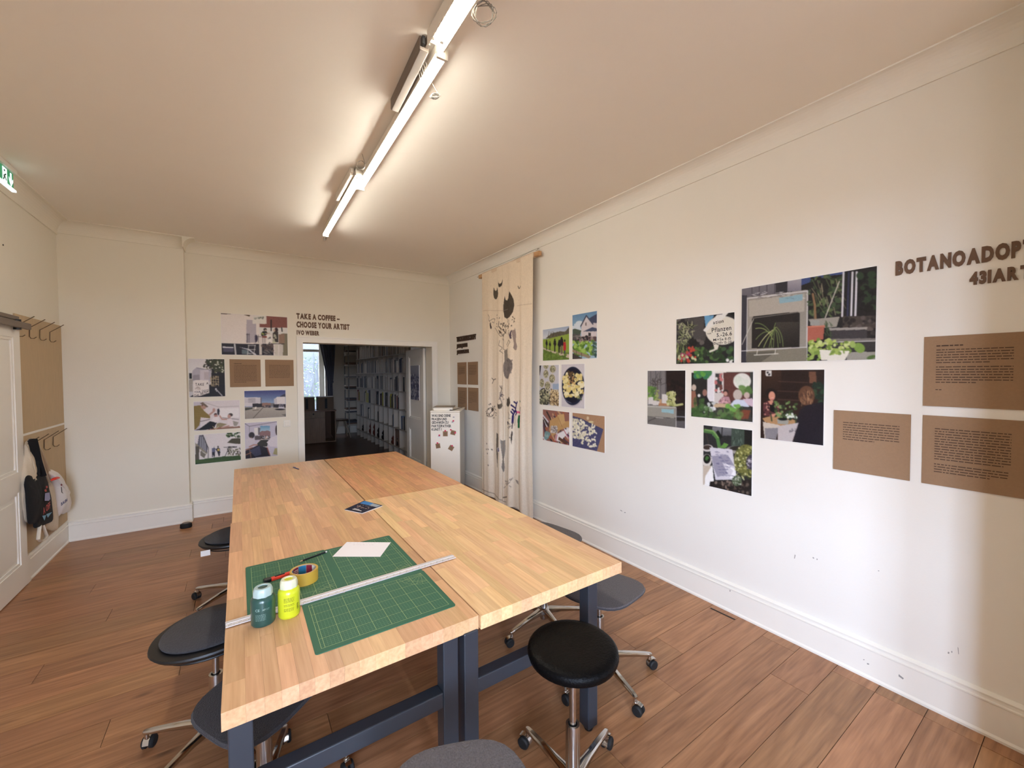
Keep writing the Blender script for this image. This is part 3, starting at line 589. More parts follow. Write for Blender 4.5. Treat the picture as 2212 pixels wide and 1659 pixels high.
# ---------------------------------------------------------------- left wall: coat boards, hooks, bags
BX = XL+.012
def hook(parent, y, z):
    w = MB().tube([(BX+.0005, y, z+.10), (BX+.004, y, z-.0)], .003, 6) if False else MB()
    w.tube([(BX+.10, y-.004, z+.075), (BX+.05, y, z+.035), (BX+.006, y, z), (BX+.004, y, z-.075), (BX+.012, y, z-.092), (BX+.030, y, z-.092), (BX+.045, y, z-.078)], .0035, 6)
    return obj('hook', w, WIRE, parent, smooth=True)
for z0, z1, hz, ys, lab in ((1.222, 2.20, 2.11, (4.966, 5.191, 5.411, 5.644), 'upper tan coat board with four wire hooks beside the panelled door'), (.222, 1.204, 1.118, (4.975, 5.182, 5.418, 5.635), 'lower tan coat board whose wire hooks carry the bags')):
    bd = thing('coat_board', lab, 'coat rack', (XL+.006, 5.45, z0))
    obj('board', MB().box((XL+.0015, 4.94, z0), (BX, 5.965-.002, z1)), HDF, bd)
    for yy in ys: hook(bd, yy, hz)
struct('trim_7', MB().box((XL, 4.94, 1.204), (XL+.016, 5.96, 1.222)), TRIM)
struct('trim_8', MB().box((XL, 4.937, .0), (XL+.03, 5.0, .222)), TRIM)
def px(x, y, X): return onx(x, y, X)
def cloth(name, pts, X, th, material, parent, seed=0, puff=.02, wr=.006):
    """a hanging cloth body: outline given on the board plane, puffed into a real thickness"""
    P = [onx(a, b, X) for a, b in pts]; c = sum(P, V((0, 0, 0)))/len(P); rnd = random.Random(seed); L = []
    for s, off in ((1.0, -th/2), (1.01, 0), (.97, th*.35), (.80, th*.5+puff*.4), (.55, th*.5+puff*.8), (.28, th*.5+puff), (.04, th*.5+puff)):
        L.append([V((X+off+(rnd.uniform(-wr, wr) if 0 < s < 1 else 0), c.y+(p.y-c.y)*s, c.z+(p.z-c.z)*s)) for p in P])
    return obj(name, MB().ring(L), material, parent, smooth=2, subd=1)
def dens(pts, n=3):
    out = []
    for i in range(len(pts)):
        a, b = pts[i], pts[(i+1) % len(pts)]
        for k in range(n): out.append((a[0]+(b[0]-a[0])*k/n, a[1]+(b[1]-a[1])*k/n))
    return out
CREAM = mat('natural cotton', (206, 190, 166), .95, noise=.08, nscale=9, bump=.5, bscale=16); CREAM2 = mat('pale cotton', (222, 210, 192), .95, noise=.06, nscale=9, bump=.5, bscale=14); BLKC = mat('black cotton', (12, 12, 15), .9, bump=.2, bscale=30); PLB = mat('white carrier plastic', (228, 222, 218), .4, noise=.05, nscale=8, bump=.7, bscale=14)
z = lambda a, b: (20+a*.18072, 900+b*.18084)
tb = thing('cotton_tote_bag', 'crumpled cream cotton bag hanging behind the black bag, left side', 'bag', (-1.44, 4.85, .40))
cloth('body', dens([z(205, 290), z(262, 300), z(300, 480), z(310, 680), z(250, 900), z(240, 1000), z(235, 1270), z(190, 1255), z(160, 1060), z(150, 900), z(150, 700), z(185, 480), z(185, 340)]), -1.452, .03, CREAM, tb, 3, .03, .010)
obj('strap', MB().tube([onx(*z(225, 300), -1.43), onx(*z(250, 262), -1.40), onx(*z(290, 275), -1.43)], .010, 8, .5), CREAM, tb, smooth=True)
tb2 = thing('canvas_tote_bag', 'long pale canvas bag hanging to the right of the black bag', 'bag', (-1.44, 5.25, .35))
cloth('body', dens([z(452, 785), z(520, 765), z(545, 900), z(575, 1180), z(582, 1350), z(515, 1370), z(430, 1340), z(420, 1100)]), -1.447, .02, CREAM2, tb2, 5, .010, .004)
obj('strap', MB().tube([onx(*z(300, 270), -1.43), onx(*z(345, 440), -1.43), onx(*z(400, 620), -1.43), onx(*z(462, 790), -1.435)], .016, 8, .35), CREAM2, tb2, smooth=True)
obj('strap', MB().tube([onx(*z(325, 330), -1.445), onx(*z(400, 480), -1.445), onx(*z(460, 640), -1.445), onx(*z(508, 770), -1.44)], .016, 8, .35), CREAM2, tb2, smooth=True)
obj('tie_string', MB().tube([onx(*z(365, 1300), -1.425), onx(*z(352, 1400), -1.42), onx(*z(345, 1465), -1.42), onx(*z(375, 1490), -1.42), onx(*z(425, 1465), -1.42), onx(*z(448, 1425), -1.42), onx(*z(425, 1370), -1.42), onx(*z(400, 1300), -1.425)], .012, 8, .4), CREAM2, tb2, smooth=True)
kb = thing('black_tote_bag', 'black fabric bag with red and blue print hanging from the lower hooks', 'bag', (-1.40, 5.05, .40))
cloth('body', dens([z(205, 705), z(320, 672), z(420, 690), z(455, 800), z(490, 960), z(522, 1250), z(425, 1290), z(300, 1338), z(300, 1278), z(228, 1290), z(205, 1000), z(200, 900), z(185, 805)]), -1.425, .03, BLKC, kb, 9, .015, .003)
obj('strap', MB().tube([onx(*z(262, 285), -1.40), onx(*z(300, 420), -1.41), onx(*z(318, 520), -1.41), onx(*z(330, 700), -1.41)], .020, 8, .3), BLKC, kb, smooth=True)
obj('strap', MB().tube([onx(*z(285, 270), -1.385), onx(*z(315, 400), -1.40), onx(*z(345, 540), -1.40), onx(*z(400, 710), -1.40)], .024, 8, .3), BLKC, kb, smooth=True)
def patch(pts, X, material, parent, name='print'):
    P = [onx(*z(*p), X) for p in pts]; return obj(name, MB().prism(P, (.0012, 0, 0)), material, parent)
PB = mat('light blue print', (120, 168, 196), .7); PV = mat('lilac print', (150, 150, 190), .7); PR = mat('coral print', (176, 74, 70), .7)
XP = -1.3865
patch([(428, 915), (480, 905), (488, 985), (470, 1005), (424, 1005)], XP, PV, kb); patch([(395, 1185), (440, 1175), (420, 1240)], XP, PB, kb); patch([(442, 1165), (510, 1140), (460, 1205)], XP, PB, kb)
for pts in ([(420, 875), (440, 865), (448, 892), (428, 900)], [(436, 830), (455, 825), (460, 850), (440, 858)]): patch(pts, XP, PR, kb)
p0 = onx(*z(408, 1170), XP+.001); p1 = onx(*z(492, 1085), XP+.001); du = (p1-p0).normalized()
lettering(kb, 'A OFF', p0, du, V((0, -du.z, du.y)) if False else V((1, 0, 0)).cross(du), (p1-p0).length, .055, .001, PR, .015, 'printed_letter')
wb_ = thing('carrier_bag', 'white plastic carrier bag with red tie, rightmost of the hanging bags', 'bag', (-1.42, 5.55, .40))
cloth('body', dens([z(490, 625), z(560, 670), z(575, 720), z(640, 800), z(690, 900), z(690, 1000), z(712, 1130), z(650, 1165), z(615, 1160), z(585, 1200), z(560, 1060), z(530, 840), z(500, 765), z(468, 680)]), -1.435, .04, PLB, wb_, 11, .035, .012)
obj('red_tie', MB().tube([onx(*z(500, 762), -1.395), onx(*z(540, 742), -1.375), onx(*z(580, 728), -1.395)], .016, 8, .5), mat('red tape', (226, 60, 44), .5), wb_, smooth=True)
p0 = onx(*z(620, 1065), -1.368); lettering(wb_, 'BAUH', p0, V((0, 1, 0)), (0, 0, 1), .16, .028, .001, mat('blue bag print', (52, 54, 110), .6), .02, 'printed_letter')
patch([(620, 800), (636, 815), (625, 830), (612, 815)], -1.37, mat('dark red print', (120, 20, 30), .6), wb_); patch([(618, 840), (626, 840), (632, 900), (645, 920), (624, 905)], -1.37, BLK, wb_)
# exit sign, door stop, switch
ex = thing('exit_sign', 'green and white illuminated emergency exit sign under the ceiling on the left', 'sign', (-1.38, 4.45, 3.07))
GR = mat('sign green', (20, 120, 70), .4, emit=(.02, .30, .12, .5)); WE = mat('sign white lit', (240, 250, 250), .4, emit=(.8, .95, 1, 1.1))
ya, yb_, za, zb = 4.36, 4.668, 3.098, 3.215
obj('housing', MB().box((-1.44, ya-.01, zb+.0), (-1.36, yb_+.012, ZC)), LAMPW, ex, bevel=.004)
obj('panel', MB().box((-1.384, ya, za), (-1.379, yb_, zb)), GR, ex); obj('light_bar', MB().box((-1.392, ya-.01, za-.014), (-1.368, yb_+.012, za)), WE, ex)
xs_ = -1.3785
def spoly(pts, name='arrow'):
    P = [V((xs_, ya+(yb_-ya)*u, za+(zb-za)*v)) for u, v in pts]; return obj(name, MB().prism(P, (.0012, 0, 0)), WE, ex)
spoly([(.83, .92), (.90, .92), (.90, .42), (.97, .62), (.97, .44), (.865, .08), (.76, .44), (.76, .62), (.83, .42)])
spoly([(.44, .06), (.66, .06), (.66, .94), (.44, .94)], 'door_symbol')
dk = mat('sign green dark', (16, 96, 60), .4); 
for pts in ([(.50, .70), (.56, .70), (.56, .82), (.50, .82)], [(.46, .40), (.58, .62), (.62, .58), (.50, .36)], [(.52, .40), (.60, .20), (.64, .22), (.56, .44)], [(.50, .40), (.44, .16), (.48, .14), (.54, .36)]):
    P = [V((xs_+.0013, ya+(yb_-ya)*u, za+(zb-za)*v)) for u, v in pts]; obj('running_figure', MB().prism(P, (.001, 0, 0)), dk, ex)
ds = obj('door_stop', MB().lathe([(0, 0), (.05, 0), (.055, .01), (.052, .045), (.035, .05), (0, .05)], (-.515, 5.76, 0), 20, sy=.75), RUBBER, smooth=True); tag(ds, 'small black rubber door stop on the floor by the left skirting board', 'door stop')
cap = obj('top_pad', MB().lathe([(0, .05), (.034, .05), (.034, .056), (0, .056)], (-.515, 5.76, 0), 18, sy=.75), GREYM, ds)
sw = thing('light_switch', 'square white rocker switch left of the passage', 'switch', (.521, YB, 1.01))
obj('frame', MB().box((.480, YB-.010, 1.010), (.562, YB, 1.095)), TRIM, sw, bevel=.003); obj('rocker', MB().box((.494, YB-.015, 1.023), (.548, YB-.008, 1.082)), mat('switch white', (238, 232, 220), .35), sw, bevel=.003)
# ---------------------------------------------------------------- painting on a colour grid (ink on paper)
class Cv:
    def __init__(s, quad, wm, hm, bg, res):
        s.q = [np.array(p, float) for p in quad]; s.nx = int(wm*res); s.ny = int(hm*res)
        s.U, s.Vv = np.meshgrid((np.arange(s.nx)+.5)/s.nx, (np.arange(s.ny)+.5)/s.ny)
        u, v = s.U, s.Vv; q = s.q
        s.X = (q[0][0]*(1-u)+q[1][0]*u)*(1-v)+(q[3][0]*(1-u)+q[2][0]*u)*v
        s.Y = (q[0][1]*(1-u)+q[1][1]*u)*(1-v)+(q[3][1]*(1-u)+q[2][1]*u)*v
        s.A = np.zeros((s.ny, s.nx, 3)); s.A[:] = bg; s.px = abs(s.X[0, -1]-s.X[0, 0])/s.nx; s.rs = np.random.RandomState(int(wm*1e4) % 9999)
    def put(s, m, col, a=1.0):
        m = np.clip(m, 0, 1)[..., None]*a; s.A = s.A*(1-m)+np.array(col, float)*m; return s
    def mask(s, pts):
        x, y = s.X, s.Y; ins = np.zeros(x.shape, bool); n = len(pts)
        for i in range(n):
            x1, y1 = pts[i]; x2, y2 = pts[(i+1) % n]
            if y1 == y2: continue
            c = ((y1 > y) != (y2 > y)) & (x < (x2-x1)*(y-y1)/(y2-y1)+x1); ins ^= c
        return ins.astype(float)
    def poly(s, col, *p, a=1.0): return s.put(s.mask(p), col, a)
    def rect(s, col, x0, y0, x1, y1, a=1.0): return s.poly(col, (x0, y0), (x1, y0), (x1, y1), (x0, y1), a=a)
    def ell(s, col, cx, cy, rx, ry, ang=0, a=1.0):
        c, si = math.cos(math.radians(ang)), math.sin(math.radians(ang)); dx, dy = s.X-cx, s.Y-cy
        d = np.sqrt(((dx*c+dy*si)/rx)**2+((-dx*si+dy*c)/ry)**2); return s.put((1-d)*min(rx, ry)/s.px+.5, col, a)
    def line(s, col, w, *p, a=1.0):
        m = np.zeros(s.X.shape)
        for (x1, y1), (x2, y2) in zip(p[:-1], p[1:]):
            L = (x2-x1)**2+(y2-y1)**2+1e-9; t_ = np.clip(((s.X-x1)*(x2-x1)+(s.Y-y1)*(y2-y1))/L, 0, 1)
            d = np.hypot(s.X-x1-t_*(x2-x1), s.Y-y1-t_*(y2-y1)); m = np.maximum(m, np.clip((w/2-d)/s.px+.5, 0, 1))
        return s.put(m, col, a)
    def blobs(s, cols, n, x0, y0, x1, y1, r0, r1, asp=1.0, a=1.0):
        for i in range(n):
            r_ = s.rs.uniform(r0, r1); s.ell(cols[s.rs.randint(len(cols))], s.rs.uniform(x0, x1), s.rs.uniform(y0, y1), r_, r_*asp*s.rs.uniform(.6, 1.3), s.rs.uniform(0, 180), a)
        return s
    def strokes(s, cols, n, x0, y0, x1, y1, l, w, ang=None, a=1.0):
        for i in range(n):
            x, y = s.rs.uniform(x0, x1), s.rs.uniform(y0, y1); t_ = math.radians(s.rs.uniform(0, 360) if ang is None else ang+s.rs.uniform(-20, 20)); ll = l*s.rs.uniform(.5, 1.2)
            s.line(cols[s.rs.randint(len(cols))], w, (x, y), (x+ll*math.cos(t_), y+ll*math.sin(t_)), a=a)
        return s
    def grad(s, c0, c1, x0, y0, x1, y1):     # vertical blend inside a box
        t_ = np.clip((s.Y-y0)/(y1-y0), 0, 1)[..., None]; m = ((s.X >= x0) & (s.X <= x1) & (s.Y >= y0) & (s.Y <= y1))[..., None]; s.A = np.where(m, np.array(c0, float)*(1-t_)+np.array(c1, float)*t_, s.A); return s
    def grain(s, k):
        n = s.rs.normal(0, k, s.A.shape[:2]); n = (n+np.roll(n, 1, 0)+np.roll(n, 1, 1))/1.7; s.A = np.clip(s.A+n[..., None], 0, 255); return s
def colour_grid(name, P, nx, ny, A, material, parent, org):
    """grid of points P[(ny+1),(nx+1),3] with cell colours A[ny,nx,3] (sRGB 0-255)"""
    P = P.reshape(-1, 3)-np.array(org); i, j = np.meshgrid(np.arange(nx), np.arange(ny)); a = (j*(nx+1)+i).ravel()
    F = np.stack([a, a+nx+1, a+nx+2, a+1], 1).astype(np.int32); me = bpy.data.meshes.new(name)
    me.vertices.add(len(P)); me.vertices.foreach_set('co', P.astype(np.float32).ravel()); me.loops.add(F.size); me.loops.foreach_set('vertex_index', F.ravel())
    me.polygons.add(len(F)); me.polygons.foreach_set('loop_start', np.arange(0, F.size, 4, dtype=np.int32)); me.polygons.foreach_set('loop_total', np.full(len(F), 4, np.int32)); me.update(calc_edges=True)
    c = A.reshape(-1, 3)/255; lin = np.where(c <= .04045, c/12.92, ((np.clip(c, 0, 1)+.055)/1.055)**2.4)
    # average cell colours to the points for soft tones
    L = lin.reshape(ny, nx, 3); Q = np.pad(L, ((1, 1), (1, 1), (0, 0)), 'edge'); Pc = (Q[:-1, :-1]+Q[1:, :-1]+Q[:-1, 1:]+Q[1:, 1:])/4
    rgba = np.ones((len(P), 4), np.float32); rgba[:, :3] = Pc.reshape(-1, 3); at = me.color_attributes.new('ink', 'FLOAT_COLOR', 'POINT'); at.data.foreach_set('color', rgba.ravel())
    me.materials.append(material); o = bpy.data.objects.new(name, me); COL.objects.link(o); o.parent = parent; ORG[o.name] = V(org); return o
def wallbox(wall, a0, a1, z0, z1, th=.004):
    """a0..a1 run left to right as seen in the room"""
    if wall == 'R': mb = MB().box((XR-th, a1, z0), (XR, a0, z1)); org = (XR, (a0+a1)/2, (z0+z1)/2); du, p = V((0, -1, 0)), V((XR-th, a0, z1))
    else: mb = MB().box((a0, YB-th, z0), (a1, YB, z1)); org = ((a0+a1)/2, YB, (z0+z1)/2); du, p = V((1, 0, 0)), V((a0, YB-th, z1))
    return mb, org, du, p
def photo(label, wall, a0, a1, z0, z1, quad, bg, draw, res=270, group='photo prints on the picture wall', text=None):
    mb, org, du, p = wallbox(wall, a0, a1, z0, z1); w, h = abs(a1-a0), z1-z0
    T = thing('photo_print', label, 'photograph', org, 0, group); obj('card', mb, WHT, T)
    c = Cv(quad, w, h, bg, res); draw(c); lum = c.A.mean(2, keepdims=True); c.A = c.A*.84+lum*.16; B_0 = np.pad(c.A, ((1, 1), (1, 1), (0, 0)), 'edge'); c.A = c.A*.5+(B_0[:-2, 1:-1]+B_0[2:, 1:-1]+B_0[1:-1, :-2]+B_0[1:-1, 2:])*.125; c.grain(2.2); nn = du.cross(V((0, 0, 1))); nn = -nn if nn.dot(V((-1, 0, 0)) if wall == 'R' else V((0, -1, 0))) < 0 else nn
    m_ = .003; P = np.zeros((c.ny+1, c.nx+1, 3)); uu = np.linspace(m_, w-m_, c.nx+1); vv = np.linspace(m_, h-m_, c.ny+1); base = p+nn*.0006
    P[..., 0] = base.x+du.x*uu[None, :]; P[..., 1] = base.y+du.y*uu[None, :]; P[..., 2] = base.z-vv[:, None]
    colour_grid('picture', P, c.nx, c.ny, c.A, PRINT, T, org)
    if text:
        for s_, u, v, tw, th_, rot, mt in text:
            d = (du*math.cos(rot)+V((0, 0, 1))*math.sin(rot)); u_ = nn.cross(d); lettering(T, s_, base+du*(w*u)-V((0, 0, 1))*(h*v)+nn*.0004, d, u_, w*tw, h*th_, .0002, mt, .012, 'hand_lettering', .10, each=False)
    return T
K = (16, 15, 18); G1, G2, G3 = (38, 62, 34), (74, 108, 52), (122, 158, 70)
def d_scaf(c):
    c.poly((232, 222, 216), (80, 80), (1210, 180), (1210, 1020), (100, 1000)); c.poly((70, 52, 36), (85, 80), (370, 92), (370, 108), (90, 110)); c.poly((92, 74, 50), (730, 120), (930, 130), (920, 185))
    c.poly((180, 172, 184), (825, 275), (1000, 290), (1115, 350), (1120, 980), (820, 980)); c.rect((226, 222, 214), 1010, 160, 1420, 400); c.blobs([(120, 124, 116), (168, 170, 160)], 16, 1060, 200, 1330, 260, 14, 26); c.rect((140, 78, 68), 1430, 150, 2110, 520); c.poly((140, 78, 68), (1215, 405), (1440, 405), (1440, 515), (1215, 500))
    c.rect((222, 220, 216), 1215, 520, 2110, 700); c.rect((126, 118, 92), 1900, 700, 2130, 1380); c.line(K, 34, (1580, 290), (1580, 610)); c.line(K, 34, (1915, 525), (1925, 630)); c.poly((36, 34, 46), (110, 990), (830, 1020), (1640, 1010), (1650, 1380), (110, 1340))
    c.rect((78, 74, 98), 150, 1140, 440, 1260); c.poly((206, 208, 218), (130, 1095), (450, 1110), (450, 1145), (140, 1140)); c.poly((196, 200, 214), (590, 1110), (900, 1170), (1140, 1360), (1080, 1360), (870, 1200)); c.poly((96, 112, 122), (680, 1180), (860, 1210), (960, 1330), (690, 1330)); c.line((212, 210, 214), 42, (480, 1030), (510, 1340))
    c.rect((150, 118, 96), 1820, 720, 2000, 1000); c.rect((150, 62, 44), 1290, 770, 1440, 830); c.line((60, 56, 60), 20, (1640, 1010), (1990, 1015)); c.rect((212, 204, 196), 1210, 1010, 1285, 1350); c.rect((210, 202, 190), 1690, 1040, 1800, 1370); c.rect((206, 198, 188), 1830, 1040, 1950, 1370)
    for x in (1085, 895): c.line((222, 218, 216), 18, (x, 1050), (x-45, 1350))
    for y in (1065, 1190, 1310): c.line((222, 218, 216), 16, (870, y), (1090, y))
    for x in (835, 860, 905, 1090, 1185, 1320, 1380): c.line((48, 42, 54), 11, (x, 700 if x < 950 else 740), (x, 980))
    c.line((44, 38, 50), 12, (820, 730), (915, 730)); c.line((44, 38, 50), 12, (1070, 790), (1280, 800)); c.ell((58, 48, 76), 1120, 850, 45, 110)
    c.ell((54, 46, 40), 1390, 575, 52, 45); c.ell((196, 160, 140), 1405, 615, 32, 40); c.poly((40, 42, 38), (1260, 690), (1330, 620), (1430, 630), (1480, 690), (1400, 760), (1270, 770)); c.line((196, 160, 140), 26, (1400, 700), (1530, 690)); c.blobs([(178, 190, 70)], 3, 1300, 690, 1370, 720, 18, 26)
    c.ell((54, 34, 34), 1740, 590, 60, 70); c.ell((200, 168, 150), 1675, 600, 34, 44); c.poly((60, 50, 46), (1620, 700), (1680, 640), (1800, 650), (1810, 970), (1650, 970)); c.blobs([(176, 174, 150)], 8, 1650, 740, 1740, 960, 20, 40); c.ell((200, 200, 160), 1680, 975, 70, 24)
    c.poly((238, 232, 226), (1440, 730), (1600, 770), (1585, 1095), (1435, 1060)); c.strokes([K], 7, 1470, 800, 1560, 840, 30, 12, 90); c.strokes([K], 12, 1460, 960, 1550, 1050, 34, 12, 10); c.blobs([(72, 56, 56), (96, 78, 74)], 20, 1300, 1030, 1640, 1230, 20, 50); c.strokes([(160, 150, 140)], 14, 1300, 1150, 1640, 1350, 160, 9, 30)
photo('photo of two people on scaffolding, largest and topmost on the passage wall', 'B', -.166, .548, 1.944, 2.452, [(85, 80), (2090, 205), (2105, 1375), (115, 1340)], (225, 215, 210), d_scaf, 210, 'photo prints on the passage wall')
def d_box(c):
    c.grad((214, 208, 212), (228, 226, 222), 60, 210, 800, 900); c.rect((30, 28, 30), 840, 230, 1320, 1480); c.poly((60, 66, 40), (650, 235), (1290, 235), (1290, 700), (950, 620), (650, 340)); c.blobs([(44, 50, 30), (96, 96, 60), (212, 210, 190), (70, 60, 50)], 90, 640, 240, 1280, 680, 12, 30); c.blobs([K, (52, 50, 36)], 12, 560, 400, 800, 520, 18, 34)
    c.poly((178, 172, 186), (200, 610), (330, 495), (830, 590), (825, 950), (200, 950)); c.poly((150, 144, 160), (330, 495), (830, 590), (830, 620), (330, 530)); c.rect((206, 196, 204), 450, 580, 750, 930); c.rect((150, 142, 152), 220, 740, 450, 920); c.rect((190, 176, 182), 585, 650, 750, 900); c.rect(K, 95, 690, 185, 870); c.rect((166, 158, 150), 95, 880, 215, 1300)
    c.poly((26, 24, 32), (120, 1480), (760, 1080), (1320, 1080), (1320, 1480)); c.blobs([(168, 146, 110), (120, 96, 66)], 22, 800, 760, 1100, 1120, 10, 30); 
    for x in (830, 900, 980, 1070): c.line((188, 166, 126), 18, (x, 790), (x+10, 1120))
    for y in (880, 970, 1050): c.line((188, 166, 126), 16, (790, y), (1090, y+20))
    c.poly((232, 224, 220), (225, 960), (300, 915), (740, 930), (768, 1350), (450, 1450), (240, 1470)); c.line((170, 168, 176), 36, (980, 1210), (1200, 1440)); c.blobs([(200, 200, 204)], 5, 970, 1200, 1020, 1300, 14, 22); c.blobs([(190, 176, 170), (210, 196, 190)], 5, 320, 1130, 460, 1230, 30, 50)
HB = mat('marker black', (22, 20, 26), .8); HN = mat('marker navy', (24, 26, 74), .8)
photo('photo of a hand-lettered sign leaning on a white trailer', 'B', -.488, -.136, 1.433, 1.892, [(60, 210), (1290, 235), (1310, 1460), (110, 1490)], (200, 196, 200), d_box, 240, 'photo prints on the passage wall',
      [('TAKE', .17, .70, .24, .07, -.02, HB), ('A', .47, .67, .06, .06, 0, HB), ('YOUR', .15, .89, .16, .05, .05, HN), ('CHOOSE', .35, .86, .19, .045, .12, HB), ('THE', .14, .985, .13, .055, .08, HB), ('ARTIST', .31, .95, .23, .08, .14, HB)])
def d_act(c):
    c.rect((224, 214, 216), 0, 0, 1400, 900); c.line((180, 168, 168), 12, (330, 90), (680, 215), (1200, 210)); c.rect((238, 232, 232), 715, 250, 1200, 480); c.poly((200, 192, 204), (80, 80), (330, 90), (250, 480), (230, 790), (90, 790)); c.line((150, 140, 144), 26, (230, 565), (460, 515)); c.line((160, 152, 156), 22, (780, 480), (1190, 530)); c.poly((158, 108, 88), (340, 790), (700, 700), (1220, 700), (1220, 760)); c.poly((150, 110, 90), (700, 735), (1210, 690), (1210, 780), (700, 780))
    c.poly((140, 116, 50), (80, 175), (240, 155), (330, 300), (480, 440), (470, 490), (250, 460), (220, 650), (130, 760), (90, 780)); c.ell((186, 140, 120), 320, 190, 66, 72); c.ell((120, 84, 70), 285, 160, 18, 26); c.poly((120, 100, 84), (225, 115), (300, 80), (435, 200), (400, 222), (285, 140)); c.line((190, 146, 132), 42, (460, 400), (550, 330)); c.ell((192, 146, 134), 570, 290, 36, 50)
    c.poly(K, (110, 770), (220, 740), (470, 560), (640, 600), (560, 740), (300, 780)); c.ell((70, 50, 48), 610, 400, 40, 36); c.ell((190, 130, 118), 615, 430, 42, 32); c.poly((236, 226, 226), (540, 480), (620, 450), (700, 470), (700, 560), (600, 600), (520, 545)); c.poly((44, 42, 56), (655, 270), (685, 245), (715, 300), (700, 400), (680, 425), (650, 370)); c.line((196, 146, 132), 34, (715, 435), (770, 520), (900, 520))
    c.ell((70, 58, 54), 985, 415, 58, 40); c.ell((198, 150, 136), 950, 450, 42, 48); c.poly((232, 218, 220), (890, 520), (1000, 500), (1050, 560), (1060, 680), (930, 680)); c.poly((150, 136, 100), (640, 620), (720, 600), (900, 640), (760, 700), (620, 720)); c.line((220, 208, 160), 14, (540, 690), (610, 760), (680, 690)); c.line((196, 146, 132), 30, (760, 720), (940, 680)); c.poly((160, 152, 140), (1040, 560), (1190, 600), (1130, 690), (1060, 680))
photo('photo of three men, one gesturing in a mustard jacket and cap', 'B', -.449, .009, 1.031, 1.385, [(80, 65), (1225, 65), (1225, 735), (100, 795)], (224, 214, 216), d_act, 240, 'photo prints on the passage wall')
def d_couple(c):
    c.rect((226, 218, 218), 0, 800, 1400, 1600); c.blobs([G1, G2, (90, 96, 60), (226, 226, 216)], 46, 870, 820, 1215, 930, 12, 30); c.poly((96, 96, 110), (200, 880), (290, 880), (405, 1160), (400, 1330), (165, 1110)); 
    for x in (230, 275, 315, 350): c.line((206, 206, 212), 12, (x+10, 920), (x, 1180+(x-230)))
    c.line((40, 36, 38), 18, (290, 880), (410, 1170)); c.poly((146, 138, 118), (110, 1060), (400, 1320), (380, 1345), (120, 1140)); c.rect((88, 82, 70), 120, 1150, 210, 1500); c.poly((120, 112, 98), (240, 1250), (370, 1350), (330, 1440), (240, 1380)); c.line(K, 12, (425, 1180), (425, 1440))
    c.poly((52, 84, 36), (120, 1490), (800, 1400), (1235, 1380), (1235, 1600), (120, 1600)); c.grad((70, 100, 44), (40, 70, 30), 120, 1500, 1235, 1600); c.poly((78, 72, 50), (880, 1070), (1000, 970), (1120, 960), (1220, 960), (1220, 1100), (1100, 1095)); c.poly((40, 34, 34), (910, 1160), (1130, 1160), (1130, 1185), (910, 1190)); c.line(K, 12, (930, 1190), (835, 1400)); c.line(K, 10, (800, 1180), (910, 1180)); c.blobs([(66, 58, 50), (110, 104, 80), (196, 190, 180)], 60, 900, 1200, 1220, 1390, 10, 24); c.line((230, 224, 214), 14, (850, 1395), (1080, 1380))
    c.ell((206, 196, 190), 567, 1168, 20, 20); c.poly((92, 96, 130), (512, 1205), (560, 1185), (595, 1200), (590, 1300), (510, 1300)); c.poly((32, 32, 46), (512, 1295), (590, 1295), (580, 1420), (555, 1420), (545, 1330), (530, 1425), (515, 1425)); c.ell((40, 34, 34), 660, 1165, 18, 20); c.poly((34, 30, 40), (600, 1230), (650, 1185), (700, 1200), (715, 1310), (700, 1400), (680, 1400), (640, 1290)); c.rect((206, 176, 90), 640, 1215, 695, 1268); c.line((60, 66, 90), 14, (580, 1210), (620, 1235))
photo('photo of two people seen from behind on a lawn, lowest left on passage wall', 'B', -.448, .009, .631, .986, [(95, 880), (1220, 810), (1232, 1485), (125, 1595)], (226, 218, 218), d_couple, 240, 'photo prints on the passage wall')
def d_street(c):
    c.grad((60, 66, 130), (140, 170, 206), 60, 80, 1000, 380); c.rect((166, 158, 148), 60, 450, 1000, 720); c.grad((176, 168, 156), (150, 142, 134), 70, 460, 1000, 720); c.rect((214, 208, 212), 75, 235, 430, 430)
    for y in (265, 290, 318, 345): c.line((120, 112, 126), 9, (155, y), (300, y)); 
    for y in (275, 310, 340): c.line((170, 164, 176), 6, (80, y), (430, y))
    c.rect((110, 104, 120), 415, 235, 440, 400); c.rect((44, 40, 46), 240, 370, 480, 450); c.rect((150, 112, 100), 450, 355, 640, 430); c.rect((66, 62, 72), 480, 410, 640, 460); c.poly((70, 74, 64), (85, 460), (240, 460), (240, 490), (85, 525)); c.poly((60, 62, 84), (850, 210), (975, 150), (975, 230), (850, 225)); c.poly((224, 218, 218), (710, 285), (780, 225), (970, 220), (972, 375), (715, 385)); c.rect((196, 192, 200), 710, 260, 780, 385); c.rect((120, 116, 120), 640, 360, 720, 440); c.rect((40, 38, 48), 700, 385, 980, 460); c.poly((196, 192, 204), (815, 470), (830, 400), (930, 400), (955, 490), (820, 492)); c.rect((60, 60, 76), 835, 408, 930, 440); c.ell((30, 28, 34), 850, 500, 110, 18); c.line((84, 78, 74), 12, (480, 450), (255, 690)); c.blobs([(232, 226, 214)], 5, 265, 440, 320, 490, 14, 24); c.line((100, 92, 84), 14, (250, 522), (370, 510)); c.poly((110, 104, 98), (880, 610), (985, 600), (985, 660)); c.blobs([(190, 160, 140)], 5, 500, 420, 620, 445, 8, 12)
photo('photo of a street with a white truck under blue sky', 'B', .055, .513, 1.140, 1.497, [(70, 95), (975, 75), (985, 660), (80, 710)], (150, 160, 190), d_street, 240, 'photo prints on the passage wall')
